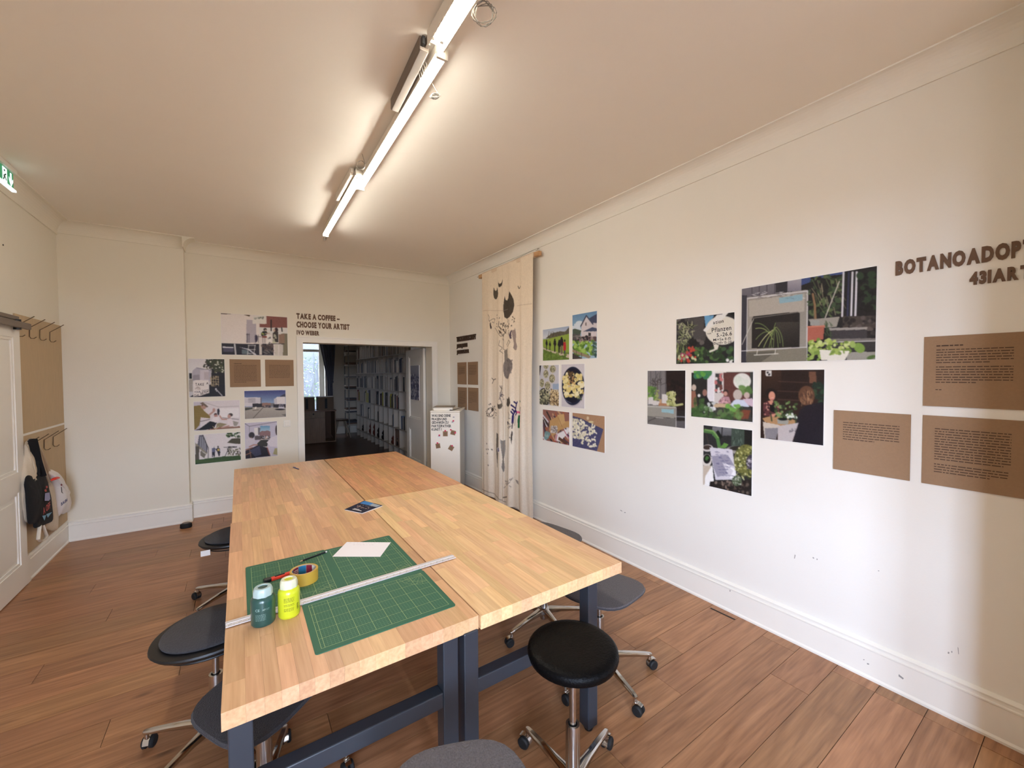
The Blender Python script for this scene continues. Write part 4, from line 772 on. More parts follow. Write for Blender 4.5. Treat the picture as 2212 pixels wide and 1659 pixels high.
def d_tent(c):
    c.rect((196, 188, 204), 0, 700, 1000, 1700); c.rect((226, 220, 216), 285, 890, 370, 1050); c.rect((110, 104, 112), 370, 890, 415, 1050); c.grad((96, 150, 190), (170, 200, 212), 415, 850, 635, 980); c.poly((140, 104, 104), (400, 1000), (450, 960), (520, 965), (580, 950), (650, 980), (650, 1070), (400, 1070)); c.line((84, 78, 90), 9, (85, 800), (180, 860), (800, 760)); c.line((110, 104, 112), 8, (180, 860), (180, 1000)); c.rect((90, 80, 82), 300, 1070, 640, 1160); c.blobs([(220, 190, 170), (60, 50, 50), (200, 200, 206)], 34, 430, 1080, 640, 1150, 8, 18)
    c.poly((52, 50, 44), (420, 1165), (600, 1155), (570, 1310), (360, 1310), (350, 1230)); c.line((220, 206, 196), 12, (345, 1235), (430, 1155), (600, 1150)); c.line((226, 214, 208), 14, (390, 1318), (580, 1318)); c.poly((34, 30, 42), (95, 1400), (360, 1280), (560, 1330), (640, 1520), (95, 1575)); c.ell((48, 40, 44), 230, 1055, 65, 68); c.ell((120, 92, 84), 215, 1120, 30, 24)
    c.poly((206, 196, 204), (95, 1150), (180, 1110), (300, 1140), (300, 1230), (160, 1300), (95, 1370)); c.line((180, 124, 104), 26, (180, 1310), (270, 1270), (350, 1270)); c.line((150, 96, 72), 22, (100, 1380), (240, 1330)); c.line((160, 106, 80), 18, (100, 1490), (240, 1430)); c.line((140, 92, 70), 16, (180, 1360), (215, 1550)); c.poly((62, 62, 90), (180, 1390), (400, 1290), (440, 1490), (300, 1530)); c.ell((70, 52, 50), 790, 950, 32, 110); c.poly((218, 208, 214), (560, 1220), (660, 1110), (800, 1060), (800, 1320), (640, 1310)); c.poly((170, 160, 110), (700, 1480), (740, 1350), (800, 1350), (800, 1500)); c.line((130, 62, 54), 26, (570, 1340), (620, 1490)); c.line((214, 206, 206), 18, (640, 1450), (670, 1500))
photo('photo looking out of a tent between two seated people, lowest beside the light switch', 'B', .052, .407, .637, 1.093, [(80, 790), (795, 750), (800, 1515), (98, 1575)], (196, 188, 204), d_tent, 240, 'photo prints on the passage wall')
# right wall, near group; coordinates are those of one enlarged crop
def d_sign(c):
    c.rect((34, 32, 36), 0, 300, 700, 700); c.blobs([(70, 66, 66), (96, 90, 88), (24, 22, 24)], 40, 262, 380, 430, 520, 8, 26); c.rect((74, 70, 70), 370, 372, 430, 500); c.poly((96, 160, 206), (430, 368), (485, 362), (470, 400), (440, 440)); c.poly(K, (560, 350), (591, 347), (591, 375)); c.strokes([(170, 176, 120), (110, 124, 76), (196, 200, 150)], 70, 268, 410, 365, 530, 26, 3.2, None); c.strokes([(100, 120, 66), (150, 164, 96)], 50, 266, 510, 330, 610, 40, 3, 90)
    c.blobs([(176, 44, 110), (200, 70, 130), (150, 40, 90)], 26, 296, 560, 345, 615, 4, 9); c.blobs([(180, 74, 50), (196, 60, 44)], 10, 330, 548, 385, 575, 6, 11); c.blobs([G1, G2, (60, 90, 56), (40, 56, 40)], 60, 360, 550, 590, 632, 6, 17); c.blobs([(150, 160, 110), (196, 200, 150), (190, 60, 40)], 24, 268, 590, 400, 634, 5, 10); c.blobs([(230, 228, 224)], 4, 545, 618, 585, 634, 5, 9)
    c.ell((222, 216, 200), 530, 450, 92, 82); c.poly((222, 216, 200), (480, 520), (512, 535), (505, 558), (462, 577), (458, 568), (488, 555)); c.poly((228, 226, 220), (424, 450), (450, 415), (500, 362), (560, 350), (540, 378), (470, 430), (440, 460))
photo('photo of a pot plant stall with a speech bubble board', 'R', 1.957, 1.499, 1.763, 2.120, [(263, 388), (591, 347), (591, 635), (262, 641)], (40, 38, 40), d_sign, 290,
      text=[('ation', .66, .20, .17, .07, .06, HB), ('von', .565, .40, .065, .04, .04, HB), ('Pflanzen', .64, .365, .31, .09, .05, HB), ('5.-26.6', .72, .465, .24, .075, .04, HB), ('Mi+Sa 11-15', .665, .545, .28, .05, .03, HB), ('Do+Fr 15-20', .675, .615, .28, .05, .03, HB)])
def d_big(c):
    c.rect((30, 28, 30), 600, 60, 1420, 660); c.grad((120, 116, 126), (92, 88, 96), 625, 150, 860, 290); 
    for x in (700, 750, 800, 850): c.line((66, 62, 70), 5, (x, 180), (x, 260))
    c.rect((52, 50, 62), 625, 250, 665, 640); c.rect((44, 42, 50), 855, 150, 935, 240); c.grad((170, 166, 176), (120, 116, 130), 930, 140, 1010, 225); c.poly((56, 74, 130), (1010, 150), (1240, 112), (1240, 128), (1150, 140), (1010, 190))
    c.poly((146, 140, 130), (665, 262), (1046, 215), (1042, 632), (662, 632)); c.poly((172, 164, 152), (680, 280), (1028, 235), (1028, 340), (680, 372)); c.line((200, 198, 200), 7, (668, 268), (1046, 222), (1040, 630)); c.line((196, 194, 198), 5, (668, 268), (664, 620)); c.strokes([(84, 80, 88), (220, 218, 220)], 40, 690, 225, 1040, 262, 22, 2, -6); c.poly((130, 170, 186), (876, 262), (1018, 240), (1016, 276), (880, 293)); c.strokes([(110, 140, 156)], 6, 915, 262, 980, 266, 16, 2, -5)
    c.poly((34, 30, 30), (700, 380), (712, 368), (990, 340), (1003, 350), (1000, 545), (700, 552)); c.line((150, 144, 136), 3, (700, 380), (1003, 342), (1002, 545)); c.grad((60, 54, 50), (30, 27, 27), 860, 400, 995, 540); c.line((206, 204, 206), 4, (628, 567), (1040, 545)); c.poly((126, 120, 104), (662, 570), (1040, 548), (1040, 632), (662, 632)); c.poly((96, 92, 80), (665, 575), (870, 565), (760, 632), (662, 632)); c.line((222, 218, 206), 4, (716, 590), (872, 582)); c.line((214, 210, 200), 4, (738, 564), (734, 588)); c.line((214, 210, 200), 4, (856, 560), (852, 584)); c.line((196, 190, 180), 4, (632, 530), (712, 385))
    for (x1, y1), (xm, ym), (x2, y2) in (((722, 408), (790, 400), (835, 480)), ((726, 438), (800, 420), (838, 500)), ((728, 500), (790, 430), (840, 470)), ((745, 540), (790, 470), (850, 440)), ((780, 545), (810, 480), (858, 430)), ((815, 545), (830, 480), (856, 405)), ((842, 545), (846, 480), (850, 430)), ((872, 545), (868, 470), (850, 430)), ((902, 540), (900, 460), (862, 430)), ((884, 520), (880, 450), (850, 440)), ((830, 545), (822, 490), (848, 440))):
        P = [((1-t_)**2*x1+2*t_*(1-t_)*xm+t_*t_*x2, (1-t_)**2*y1+2*t_*(1-t_)*ym+t_*t_*y2) for t_ in [k/7 for k in range(8)]]; c.line([(150, 164, 90), (190, 194, 130), (110, 130, 70)][int(x1) % 3], 4.5, *P)
    c.blobs([(44, 60, 40), (60, 80, 52), (84, 100, 62), (24, 24, 22)], 90, 1050, 140, 1225, 370, 8, 22, .5); c.strokes([(110, 100, 80), (150, 140, 110), (90, 110, 60)], 26, 1060, 150, 1220, 350, 60, 3.5, 75); c.line((200, 190, 180), 5, (1215, 170), (1140, 380)); c.line((140, 104, 70), 12, (1075, 240), (1085, 300), (1090, 390))
    for x in (1236, 1262, 1280, 1300): c.line((214, 212, 220) if x != 1262 else (46, 50, 84), 9, (x, 120), (x-8, 370))
    c.rect((70, 60, 56), 1230, 370, 1390, 440); c.blobs([(56, 50, 48), (90, 80, 76), (36, 32, 32)], 50, 1230, 380, 1388, 520, 6, 16); c.blobs([(40, 60, 40), (24, 22, 24)], 40, 1310, 130, 1390, 340, 8, 22); c.poly((150, 144, 138), (1160, 436), (1350, 434), (1345, 448), (1165, 450)); c.rect((60, 56, 60), 1165, 450, 1345, 500); c.rect((116, 110, 106), 1150, 498, 1384, 514); c.line((214, 212, 212), 4, (1140, 518), (1384, 514)); c.rect((52, 50, 52), 1140, 520, 1384, 570); c.rect((150, 146, 136), 1250, 575, 1384, 632)
    c.poly((150, 144, 134), (1050, 385), (1215, 372), (1200, 430), (1080, 440)); c.rect((150, 150, 146), 1060, 390, 1110, 420); c.poly((176, 92, 74), (1046, 424), (1138, 420), (1130, 500), (1060, 518), (1044, 515)); c.line((206, 120, 96), 7, (1046, 428), (1138, 424)); c.strokes([(60, 80, 50)], 24, 1135, 390, 1170, 480, 26, 3, 70)
    c.blobs([(150, 176, 70), (176, 196, 96), (110, 140, 50), (196, 210, 130)], 70, 1060, 505, 1260, 580, 8, 18, .7); c.blobs([(120, 150, 60), (150, 176, 80)], 30, 1046, 540, 1120, 620, 6, 12); c.poly((224, 220, 206), (1110, 560), (1265, 570), (1240, 622), (1120, 622)); c.blobs([(160, 184, 80), (120, 150, 60)], 12, 1170, 560, 1240, 585, 9, 15, .6); c.ell((120, 156, 60), 1310, 552, 30, 24, 60); c.ell((150, 176, 84), 1278, 532, 14, 20); c.ell((80, 110, 50), 1365, 606, 22, 10, -20)
photo('largest photo, a stripped oven housing a spider plant amid flower pots', 'R', 1.456, .7385, 1.762, 2.272, [(629, 215), (1393, 90), (1382, 619), (626, 633)], (40, 38, 40), d_big, 380)
def d_oven(c):
    c.rect((120, 116, 118), 0, 600, 210, 900); 
    for x in (120, 150, 180, 208): c.line((84, 80, 84), 4, (x, 676), (x, 880))
    c.rect((34, 22, 24), 213, 600, 340, 950); c.blobs([(50, 30, 30), (24, 18, 20)], 20, 220, 690, 314, 900, 6, 16); c.rect((40, 36, 38), 265, 900, 320, 960); c.line((140, 140, 150), 5, (268, 935), (314, 937)); c.rect((90, 86, 90), 268, 965, 320, 1002); c.strokes([(56, 50, 50), (70, 66, 62)], 26, 128, 716, 190, 760, 30, 2.5); c.line((80, 66, 56), 4, (160, 740), (166, 870)); c.blobs([G2, G3, (96, 140, 60)], 30, 106, 770, 150, 830, 5, 10, 1.6); c.blobs([(150, 160, 90)], 8, 150, 770, 170, 840, 4, 7, 1.8)
    for x, y, w, h in ((105, 825, 30, 40), (134, 845, 22, 26), (155, 848, 18, 22), (188, 808, 34, 58)): c.rect((206, 202, 200), x, y, x+w, y+h)
    c.rect((196, 150, 110), 172, 838, 186, 868); c.rect((176, 120, 84), 168, 860, 235, 876)
    c.blobs([(176, 178, 110), (150, 154, 84), (200, 200, 140)], 34, 214, 795, 262, 870, 5, 11); c.line((184, 186, 120), 12, (235, 800), (250, 840), (262, 872), (300, 865)); c.poly((150, 146, 136), (102, 870), (265, 880), (264, 944), (102, 932)); c.line((206, 204, 200), 3, (102, 878), (268, 884), (266, 996)); c.poly((140, 184, 196), (186, 892), (254, 895), (254, 918), (186, 912)); c.poly((112, 108, 104), (102, 934), (264, 946), (262, 996), (102, 977)); c.line((214, 212, 208), 2.5, (150, 940), (195, 944)); c.line((80, 76, 74), 6, (106, 962), (150, 944))
photo('photo of an old oven topped with pots and a pale squash', 'R', 2.228, 1.872, 1.2615, 1.717, [(101, 676), (317, 674), (314, 1002), (101, 977)], (90, 86, 88), d_oven, 280)
def d_tab(c):
    c.rect((40, 40, 40), 330, 660, 460, 980); c.rect((222, 220, 226), 445, 670, 490, 850); c.rect((206, 200, 196), 485, 670, 545, 860); c.rect((60, 60, 62), 494, 690, 530, 800); c.blobs([(196, 110, 110), (220, 216, 214), (110, 60, 54)], 20, 492, 690, 540, 800, 5, 11); c.rect((92, 50, 46), 540, 685, 680, 850)
    for y in range(690, 850, 9): c.line((112, 66, 60), 1.6, (540, y), (680, y))
    c.rect((230, 226, 216), 345, 672, 700, 684); c.line((236, 234, 238), 5, (486, 675), (484, 880)); c.rect((196, 166, 130), 484, 862, 600, 884); c.blobs([(60, 130, 76), (46, 120, 90), (90, 160, 60)], 22, 350, 672, 470, 705, 10, 24, .8); c.ell((222, 222, 214), 640, 735, 46, 46); c.blobs([(206, 216, 200)], 8, 610, 710, 670, 760, 10, 20, 1, .5); c.blobs([(104, 146, 70), (84, 126, 58)], 10, 640, 760, 690, 800, 9, 16, 1.4, .8)
    c.ell((196, 176, 160), 362, 770, 15, 18); c.poly((150, 96, 76), (347, 790), (372, 792), (385, 880), (347, 900)); c.ell((150, 104, 92), 430, 800, 14, 20); c.poly((30, 28, 34), (405, 830), (440, 815), (475, 880), (420, 890)); c.ell((224, 222, 220), 395, 816, 9, 9); c.ell((60, 40, 38), 552, 795, 15, 14); c.ell((196, 140, 124), 551, 806, 11, 13); c.poly((180, 130, 140), (510, 850), (535, 822), (570, 822), (582, 860), (515, 862)); c.blobs([(220, 170, 176), (120, 84, 92)], 14, 520, 828, 575, 855, 3, 5)
    c.ell((190, 176, 168), 617, 812, 24, 30); c.poly((196, 206, 226), (570, 880), (600, 840), (650, 842), (680, 880), (600, 890)); c.ell((196, 170, 160), 665, 815, 15, 18); c.poly((206, 180, 196), (645, 836), (694, 832), (694, 880), (670, 870)); c.poly((124, 62, 42), (590, 895), (685, 900), (672, 950), (600, 950)); c.line(K, 4, (625, 880), (690, 885), (690, 940)); c.blobs([(220, 222, 226), (190, 196, 196)], 12, 420, 850, 500, 920, 6, 13); c.blobs([(60, 96, 46), (80, 122, 58), (104, 146, 74), (40, 70, 36)], 60, 348, 885, 640, 955, 12, 26, .6, .55); c.blobs([(70, 110, 52), (50, 84, 40)], 24, 348, 840, 420, 935, 9, 18, 1, .6); c.blobs([(110, 170, 70)], 10, 560, 875, 630, 905, 8, 15, .7)
photo('photo of people round a table seen through leaves, under the speech bubble photo', 'R', 1.826, 1.371, 1.3595, 1.7135, [(346, 675), (697, 674), (694, 967), (346, 935)], (60, 60, 56), d_tab, 290)
def d_duo(c):
    c.rect((44, 26, 22), 700, 640, 1110, 1110); c.grad((62, 36, 26), (34, 22, 20), 737, 670, 860, 830); c.rect((36, 22, 20), 860, 680, 1015, 840)
    for y in (735, 790, 838): c.line((84, 54, 44), 4, (840, y), (1010, y+6))
    c.rect((110, 70, 50), 1018, 680, 1055, 745); c.rect((40, 26, 24), 1055, 670, 1100, 800); c.rect((212, 206, 200), 766, 674, 802, 706); c.blobs([K], 4, 776, 682, 794, 700, 4, 7); c.blobs([(40, 66, 44), (26, 44, 34)], 20, 1040, 740, 1094, 870, 8, 18); c.poly((176, 130, 84), (745, 945), (830, 925), (960, 960), (955, 985), (850, 990), (760, 965))
    c.ell((26, 16, 18), 798, 800, 34, 26); c.ell((214, 140, 112), 804, 818, 20, 26); c.line((240, 220, 210), 3, (802, 832), (812, 830)); c.line((180, 30, 40), 3, (800, 836), (812, 834)); c.poly((200, 130, 104), (780, 845), (812, 845), (812, 880), (785, 870)); c.poly((96, 44, 48), (750, 860), (780, 845), (812, 900), (845, 850), (850, 920), (800, 935), (752, 930)); c.blobs([(190, 130, 116), (50, 24, 30)], 26, 754, 860, 848, 925, 4, 7); c.poly(K, (788, 868), (820, 866), (826, 915), (795, 905)); c.line((206, 134, 110), 15, (800, 930), (858, 920))
    c.ell((96, 60, 40), 1003, 815, 44, 56); c.strokes([(176, 130, 90), (140, 96, 66), (60, 36, 28)], 60, 970, 780, 1035, 840, 30, 2.4, 85); c.poly((26, 22, 34), (965, 900), (1000, 870), (1092, 850), (1092, 1098), (930, 1090), (950, 960)); c.blobs([(60, 84, 40), (90, 120, 60), (120, 146, 84), (40, 56, 34)], 56, 822, 850, 950, 950, 6, 14, .7); c.poly((150, 150, 140), (835, 948), (905, 955), (900, 980), (840, 975)); c.ell(K, 872, 950, 26, 8); c.blobs([(214, 220, 206)], 9, 890, 920, 945, 940, 4, 8); c.line((40, 60, 34), 7, (797, 915), (804, 960)); c.line((40, 60, 34), 7, (940, 930), (946, 972))
    c.poly((196, 184, 170), (748, 965), (855, 985), (830, 1062), (760, 1060)); c.poly((130, 126, 132), (760, 1002), (848, 1000), (830, 1065), (765, 1060)); c.poly((186, 176, 176), (842, 990), (960, 970), (925, 1080), (840, 1075)); c.blobs([(110, 104, 110)], 10, 905, 1005, 945, 1025, 3, 5)
photo('dark photo of a smiling dark-haired person facing a blond one over potted plants', 'R', 1.3255, .9695, 1.2585, 1.715, [(737, 672), (1097, 667), (1091, 1098), (734, 1057)], (44, 26, 22), d_duo, 330)
def d_cact(c):
    c.rect((40, 42, 44), 400, 960, 700, 1400); c.grad((120, 120, 126), (90, 92, 96), 470, 990, 580, 1040); c.line((30, 28, 32), 6, (528, 985), (525, 1040)); c.rect((60, 76, 66), 580, 1000, 650, 1120); c.strokes([(96, 116, 100), (40, 54, 46)], 30, 585, 1005, 640, 1100, 18, 3, 90); c.rect((24, 24, 26), 650, 1000, 700, 1110); c.ell((150, 146, 140), 610, 1120, 60, 22); c.ell((40, 36, 32), 620, 1112, 50, 14)
    c.line((60, 50, 46), 8, (420, 990), (450, 1100)); c.line((76, 124, 60), 20, (420, 1012), (470, 1020), (500, 1055), (512, 1110)); c.line((120, 166, 84), 8, (425, 1005), (475, 1014), (505, 1050)); c.poly((22, 26, 24), (490, 1020), (505, 1008), (530, 1050), (515, 1060)); c.poly((96, 150, 60), (512, 1110), (540, 1080), (565, 1090), (545, 1112)); c.ell((206, 200, 196), 440, 1110, 34, 20); c.ell((60, 46, 40), 438, 1106, 26, 13); c.ell((214, 206, 196), 435, 1180, 30, 36); c.ell(K, 436, 1172, 22, 26); c.blobs([(60, 110, 50)], 4, 430, 1160, 440, 1185, 5, 9)
    c.rect((196, 180, 160), 412, 1210, 465, 1330); c.poly((240, 238, 236), (420, 1330), (425, 1270), (470, 1205), (480, 1330)); c.poly((36, 30, 28), (455, 1300), (690, 1290), (690, 1390), (450, 1330)); c.blobs([(90, 76, 66), (60, 50, 44), (24, 20, 20), (130, 110, 96)], 60, 490, 1300, 688, 1375, 4, 9); c.poly((206, 202, 212), (452, 1106), (585, 1118), (612, 1290), (488, 1292)); c.poly((150, 146, 166), (465, 1155), (560, 1150), (600, 1215), (530, 1195), (560, 1260), (500, 1275), (480, 1230)); c.poly((236, 234, 238), (540, 1195), (600, 1230), (605, 1285), (570, 1280), (590, 1240))
    for i, y in enumerate(range(1128, 1270, 17)): c.strokes([(90, 88, 130)], 6, 480+i*3, y, 560+i*3, y+5, 14, 2, 5)
    c.ell((110, 110, 50), 660, 1180, 66, 90); c.blobs([(206, 206, 150), (60, 70, 30), (170, 170, 90)], 120, 600, 1100, 690, 1290, 3, 6); c.ell((60, 54, 66), 690, 1190, 30, 44); c.blobs([(206, 200, 206), (120, 110, 130)], 24, 665, 1160, 690, 1225, 2.5, 5); c.ell((84, 100, 70), 610, 1297, 27, 30); c.blobs([(206, 210, 190), (50, 60, 40)], 50, 590, 1275, 632, 1325, 2, 4)
photo('photo of a handwritten note among cactus pots, lowest of the near group', 'R', 1.7255, 1.373, .8555, 1.308, [(415, 980), (692, 1010), (688, 1383), (412, 1317)], (40, 42, 44), d_cact, 290)
# right wall, far group
def d_walk(c):
    c.rect((176, 186, 206), 0, 200, 500, 450); c.grad((150, 166, 196), (206, 210, 216), 150, 290, 420, 420); c.poly((92, 86, 70), (180, 420), (240, 370), (330, 345), (380, 350), (418, 300), (418, 380), (250, 420)); c.strokes([(110, 100, 84), (70, 66, 50)], 40, 200, 340, 415, 410, 26, 4, 90); c.poly((140, 166, 56), (150, 430), (200, 425), (418, 370), (418, 560), (300, 560), (155, 520)); c.poly((96, 124, 44), (155, 505), (300, 560), (418, 560), (418, 640), (155, 645)); c.poly((196, 180, 160), (155, 510), (230, 540), (418, 580), (418, 618), (330, 590), (155, 528)); c.blobs([(84, 110, 40), (110, 140, 52)], 34, 160, 560, 410, 640, 8, 20, .5)
    for x, y, w, h in ((192, 440, 12, 95), (228, 455, 11, 80), (278, 430, 15, 125), (322, 440, 16, 125), (345, 415, 20, 160)): c.ell((28, 22, 30), x, y, w*.45, w*.6); c.poly((26, 22, 32), (x-w, y+h*.35), (x-w*.6, y+8), (x+w*.7, y+8), (x+w, y+h*.4), (x+w*.4, y+h*.55), (x+w*.35, y+h), (x-w*.35, y+h), (x-w*.4, y+h*.5))
    c.rect((120, 104, 90), 338, 490, 355, 575); c.ell((40, 24, 26), 375, 440, 8, 12); c.poly((190, 30, 44), (362, 455), (386, 455), (390, 530), (378, 545), (362, 540)); c.rect((60, 60, 90), 370, 540, 382, 572)
photo('photo of walkers with one red coat crossing a green meadow, in the far group', 'R', 3.655, 3.208, 1.8375, 2.1915, [(150, 335), (416, 293), (418, 632), (155, 645)], (176, 186, 206), d_walk, 250)
def d_house(c):
    c.grad((86, 132, 176), (150, 184, 210), 440, 140, 700, 400); c.blobs([(206, 218, 228)], 8, 450, 230, 560, 330, 20, 46, .4); c.poly((206, 196, 200), (540, 400), (538, 290), (590, 190), (645, 262), (692, 262), (692, 440), (520, 440)); c.line((60, 66, 90), 12, (534, 296), (590, 190), (655, 275)); c.poly((58, 66, 96), (620, 215), (692, 172), (692, 265), (645, 262)); c.rect((120, 110, 110), 578, 260, 594, 290); c.poly((60, 72, 104), (560, 350), (650, 305), (692, 318), (692, 348)); c.poly((72, 86, 70), (448, 330), (470, 322), (540, 340), (520, 430), (448, 450)); c.blobs([(50, 60, 56), (84, 76, 80), (120, 110, 110)], 30, 450, 380, 540, 450, 8, 20)
    c.rect((90, 70, 72), 540, 400, 692, 450); c.rect((50, 46, 50), 612, 362, 636, 396); c.blobs([(60, 30, 40), (40, 36, 44), (150, 130, 130)], 40, 500, 400, 660, 462, 6, 14); c.blobs([(96, 140, 40), (130, 176, 60), (70, 110, 36), (160, 196, 90)], 110, 452, 450, 660, 590, 10, 20); c.blobs([(50, 84, 80), (80, 110, 96)], 26, 655, 450, 692, 600, 7, 14); c.poly((150, 130, 104), (450, 530), (640, 600), (620, 622), (450, 560)); c.poly((70, 60, 60), (450, 570), (560, 622), (450, 630)); c.line((90, 76, 66), 6, (490, 545), (490, 590)); c.line((90, 76, 66), 6, (545, 565), (545, 615))
photo('tall photo of a white gabled house behind a vegetable bed', 'R', 3.162, 2.811, 1.8395, 2.298, [(444, 188), (692, 143), (695, 617), (450, 630)], (150, 184, 210), d_house, 250)
def seeds(c, cx, cy, rx, ry):
    c.ell((206, 196, 180), cx, cy, rx, ry); c.ell((100, 96, 84), cx, cy, rx*.84, ry*.84)
    for i in range(60):
        a, q = c.rs.uniform(0, 6.28), c.rs.uniform(0, .8)**.5; c.ell([(206, 200, 160), (170, 160, 120), (120, 120, 90)][i % 3], cx+rx*.85*q*math.cos(a), cy+ry*.85*q*math.sin(a), 4, 6)
def d_bowls(c):
    c.rect((196, 196, 206), 100, 660, 330, 1110); c.poly((40, 36, 42), (118, 688), (136, 687), (124, 780), (118, 790)); c.ell((44, 44, 46), 165, 1010, 62, 95); c.blobs([(196, 190, 150), (150, 150, 116), (84, 84, 66)], 170, 120, 925, 222, 1078, 4, 7, 1.3); c.poly((90, 70, 50), (236, 920), (316, 950), (316, 1098), (220, 1075)); c.blobs([(206, 180, 130), (150, 120, 80), (226, 206, 160)], 150, 232, 930, 312, 1090, 4, 7, 1.4); c.rect((150, 170, 200), 255, 870, 316, 930)
    for b in ((186, 695, 28, 28), (255, 722, 32, 42), (186, 772, 28, 46), (248, 818, 32, 48), (144, 864, 26, 48), (203, 892, 32, 48)): seeds(c, *b)
photo('photo of small bowls of seeds, leftmost in the middle row of the far group', 'R', 3.72, 3.374, 1.3375, 1.790, [(118, 688), (313, 680), (316, 1098), (120, 1078)], (196, 196, 206), d_bowls, 250)
def d_plate(c):
    c.rect((206, 200, 206), 320, 660, 590, 1130); c.ell((186, 180, 190), 462, 900, 116, 198); c.ell((30, 34, 60), 456, 893, 114, 194); c.ell((20, 22, 42), 456, 890, 98, 172); c.line((120, 124, 150), 5, (370, 1020), (400, 1050), (440, 1064)); c.blobs([(226, 204, 120), (236, 220, 150), (206, 180, 96), (240, 230, 186)], 110, 352, 770, 555, 1005, 9, 21, 1.3); c.blobs([(80, 60, 40), (110, 84, 50), (50, 40, 36)], 26, 410, 735, 470, 860, 6, 13, 1.2); c.blobs([(190, 176, 190), (206, 150, 90)], 14, 400, 800, 480, 900, 5, 9); c.blobs([(226, 204, 120)], 10, 500, 770, 540, 830, 8, 14, 1.6); c.blobs([(110, 120, 90)], 12, 505, 990, 545, 1030, 4, 7)
photo('photo of pale petals heaped on a dark blue oval plate, in the far group', 'R', 3.336, 2.982, 1.339, 1.793, [(335, 680), (567, 667), (572, 1118), (340, 1100)], (206, 200, 206), d_plate, 250)
def d_kraft(c):
    c.rect((150, 96, 84), 140, 1110, 430, 1500); c.strokes([(120, 40, 70), (196, 150, 110), (80, 60, 80), (206, 200, 210), (60, 50, 46), (170, 90, 60)], 60, 150, 1120, 420, 1480, 110, 14, 60); c.poly((196, 150, 90), (225, 1240), (310, 1190), (350, 1250), (418, 1240), (418, 1300), (340, 1330), (250, 1400), (220, 1330)); c.poly((206, 164, 104), (305, 1180), (370, 1170), (380, 1260), (330, 1290)); c.line((150, 106, 60), 4, (310, 1200), (350, 1300)); c.rect((176, 166, 160), 235, 1290, 305, 1365); c.blobs([(110, 96, 96), (220, 214, 206)], 90, 236, 1292, 304, 1362, 2.5, 5); c.blobs([(110, 150, 150), (140, 170, 170)], 10, 175, 1360, 225, 1420, 12, 22); c.poly((226, 222, 222), (290, 1380), (418, 1310), (418, 1350), (330, 1450), (280, 1440)); c.line((190, 60, 90), 7, (285, 1450), (300, 1380)); c.poly((96, 60, 44), (320, 1400), (400, 1460), (390, 1480), (310, 1430)); c.line((190, 60, 90), 6, (370, 1340), (415, 1420))
photo('photo of brown paper seed packets among coloured scraps, lowest left of the far group', 'R', 3.659, 3.2075, .9355, 1.289, [(153, 1123), (420, 1155), (417, 1488), (153, 1430)], (150, 96, 84), d_kraft, 250)
def d_blue(c):
    c.rect((176, 132, 96), 430, 1140, 790, 1580); c.poly((44, 44, 84), (448, 1190), (540, 1215), (760, 1320), (700, 1540), (448, 1500))
    for i in range(28):
        x = 450+i*12; c.line((150, 150, 190), 1.8, (x, 1190+i*4), (x-40, 1540)); c.line((110, 110, 160), 1.8, (448, 1200+i*13), (760, 1330+i*11))
    c.poly((176, 132, 96), (760, 1322), (790, 1300), (790, 1580), (700, 1545)); c.poly((176, 132, 96), (540, 1140), (790, 1140), (790, 1330), (760, 1318), (540, 1212)); c.blobs([(222, 216, 186), (236, 230, 206), (196, 190, 160)], 90, 452, 1225, 570, 1420, 6, 13, 1.5); c.blobs([(222, 216, 186), (236, 230, 206)], 60, 540, 1270, 720, 1500, 5, 12, 1.7); c.ell((214, 190, 150), 608, 1212, 12, 18); c.ell((222, 206, 150), 640, 1250, 26, 10); c.ell((222, 216, 186), 645, 1350, 24, 26); c.ell((60, 60, 100), 640, 1345, 8, 8)
photo('photo of pale dried pods on a blue checked cloth', 'R', 3.1625, 2.71, .935, 1.290, [(447, 1158), (770, 1190), (771, 1560), (448, 1497)], (60, 60, 90), d_blue, 250)
# ---------------------------------------------------------------- fibreboard text panels
def tpanel(label, wall, a0, a1, z0, z1, blocks, group):
    th = .006 if wall == 'R' else .005; mb, org, du, p = wallbox(wall, a0, a1, z0, z1, th); T = thing('text_panel', label, 'text panel', org, 0, group); obj('board', mb, KRAFT, T, bevel=.0008)
    w, h = abs(a1-a0), z1-z0; nn = V((-1, 0, 0)) if wall == 'R' else V((0, -1, 0)); q = MB()
    for (v0, n, step, thick, u1) in blocks:
        for i in range(n):
            x = w*.135; end = w*(u1 if i < n-1 else u1*random.uniform(.45, 1)); yv = v0+i*step
            while x < end:
                l = min(random.uniform(.006, .028), end-x); c = p+du*x-V((0, 0, yv))+nn*.0012
                q.add([c, c+du*l, c+du*l-V((0, 0, thick)), c-V((0, 0, thick))], [(0, 1, 2, 3)]); x += l+.0035
    obj('body_text', q, INK, T)['kind'] = 'stuff'; return T
GP = 'brown text panels right of the near photos'
tpanel('brown text panel alone to the left, beside the lowest plant photos', 'R', .922, .595, 1.132, 1.4765, [(.065, 8, .0135, .0040, .87)], GP)
tpanel('upper right brown text panel with a short heading, below the big lettering', 'R', .552, .225, 1.525, 1.872, [(.045, 1, .014, .006, .45), (.066, 6, .0125, .0040, .88), (.150, 7, .0125, .0040, .88), (.262, 1, .012, .004, .42)], GP)
tpanel('lower right brown text panel beneath the one with a heading', 'R', .551, .225, 1.132, 1.478, [(.062, 13, .0125, .0040, .88), (.238, 4, .0125, .0040, .86)], GP)
G4 = 'four brown text panels left of the hanging cloth'
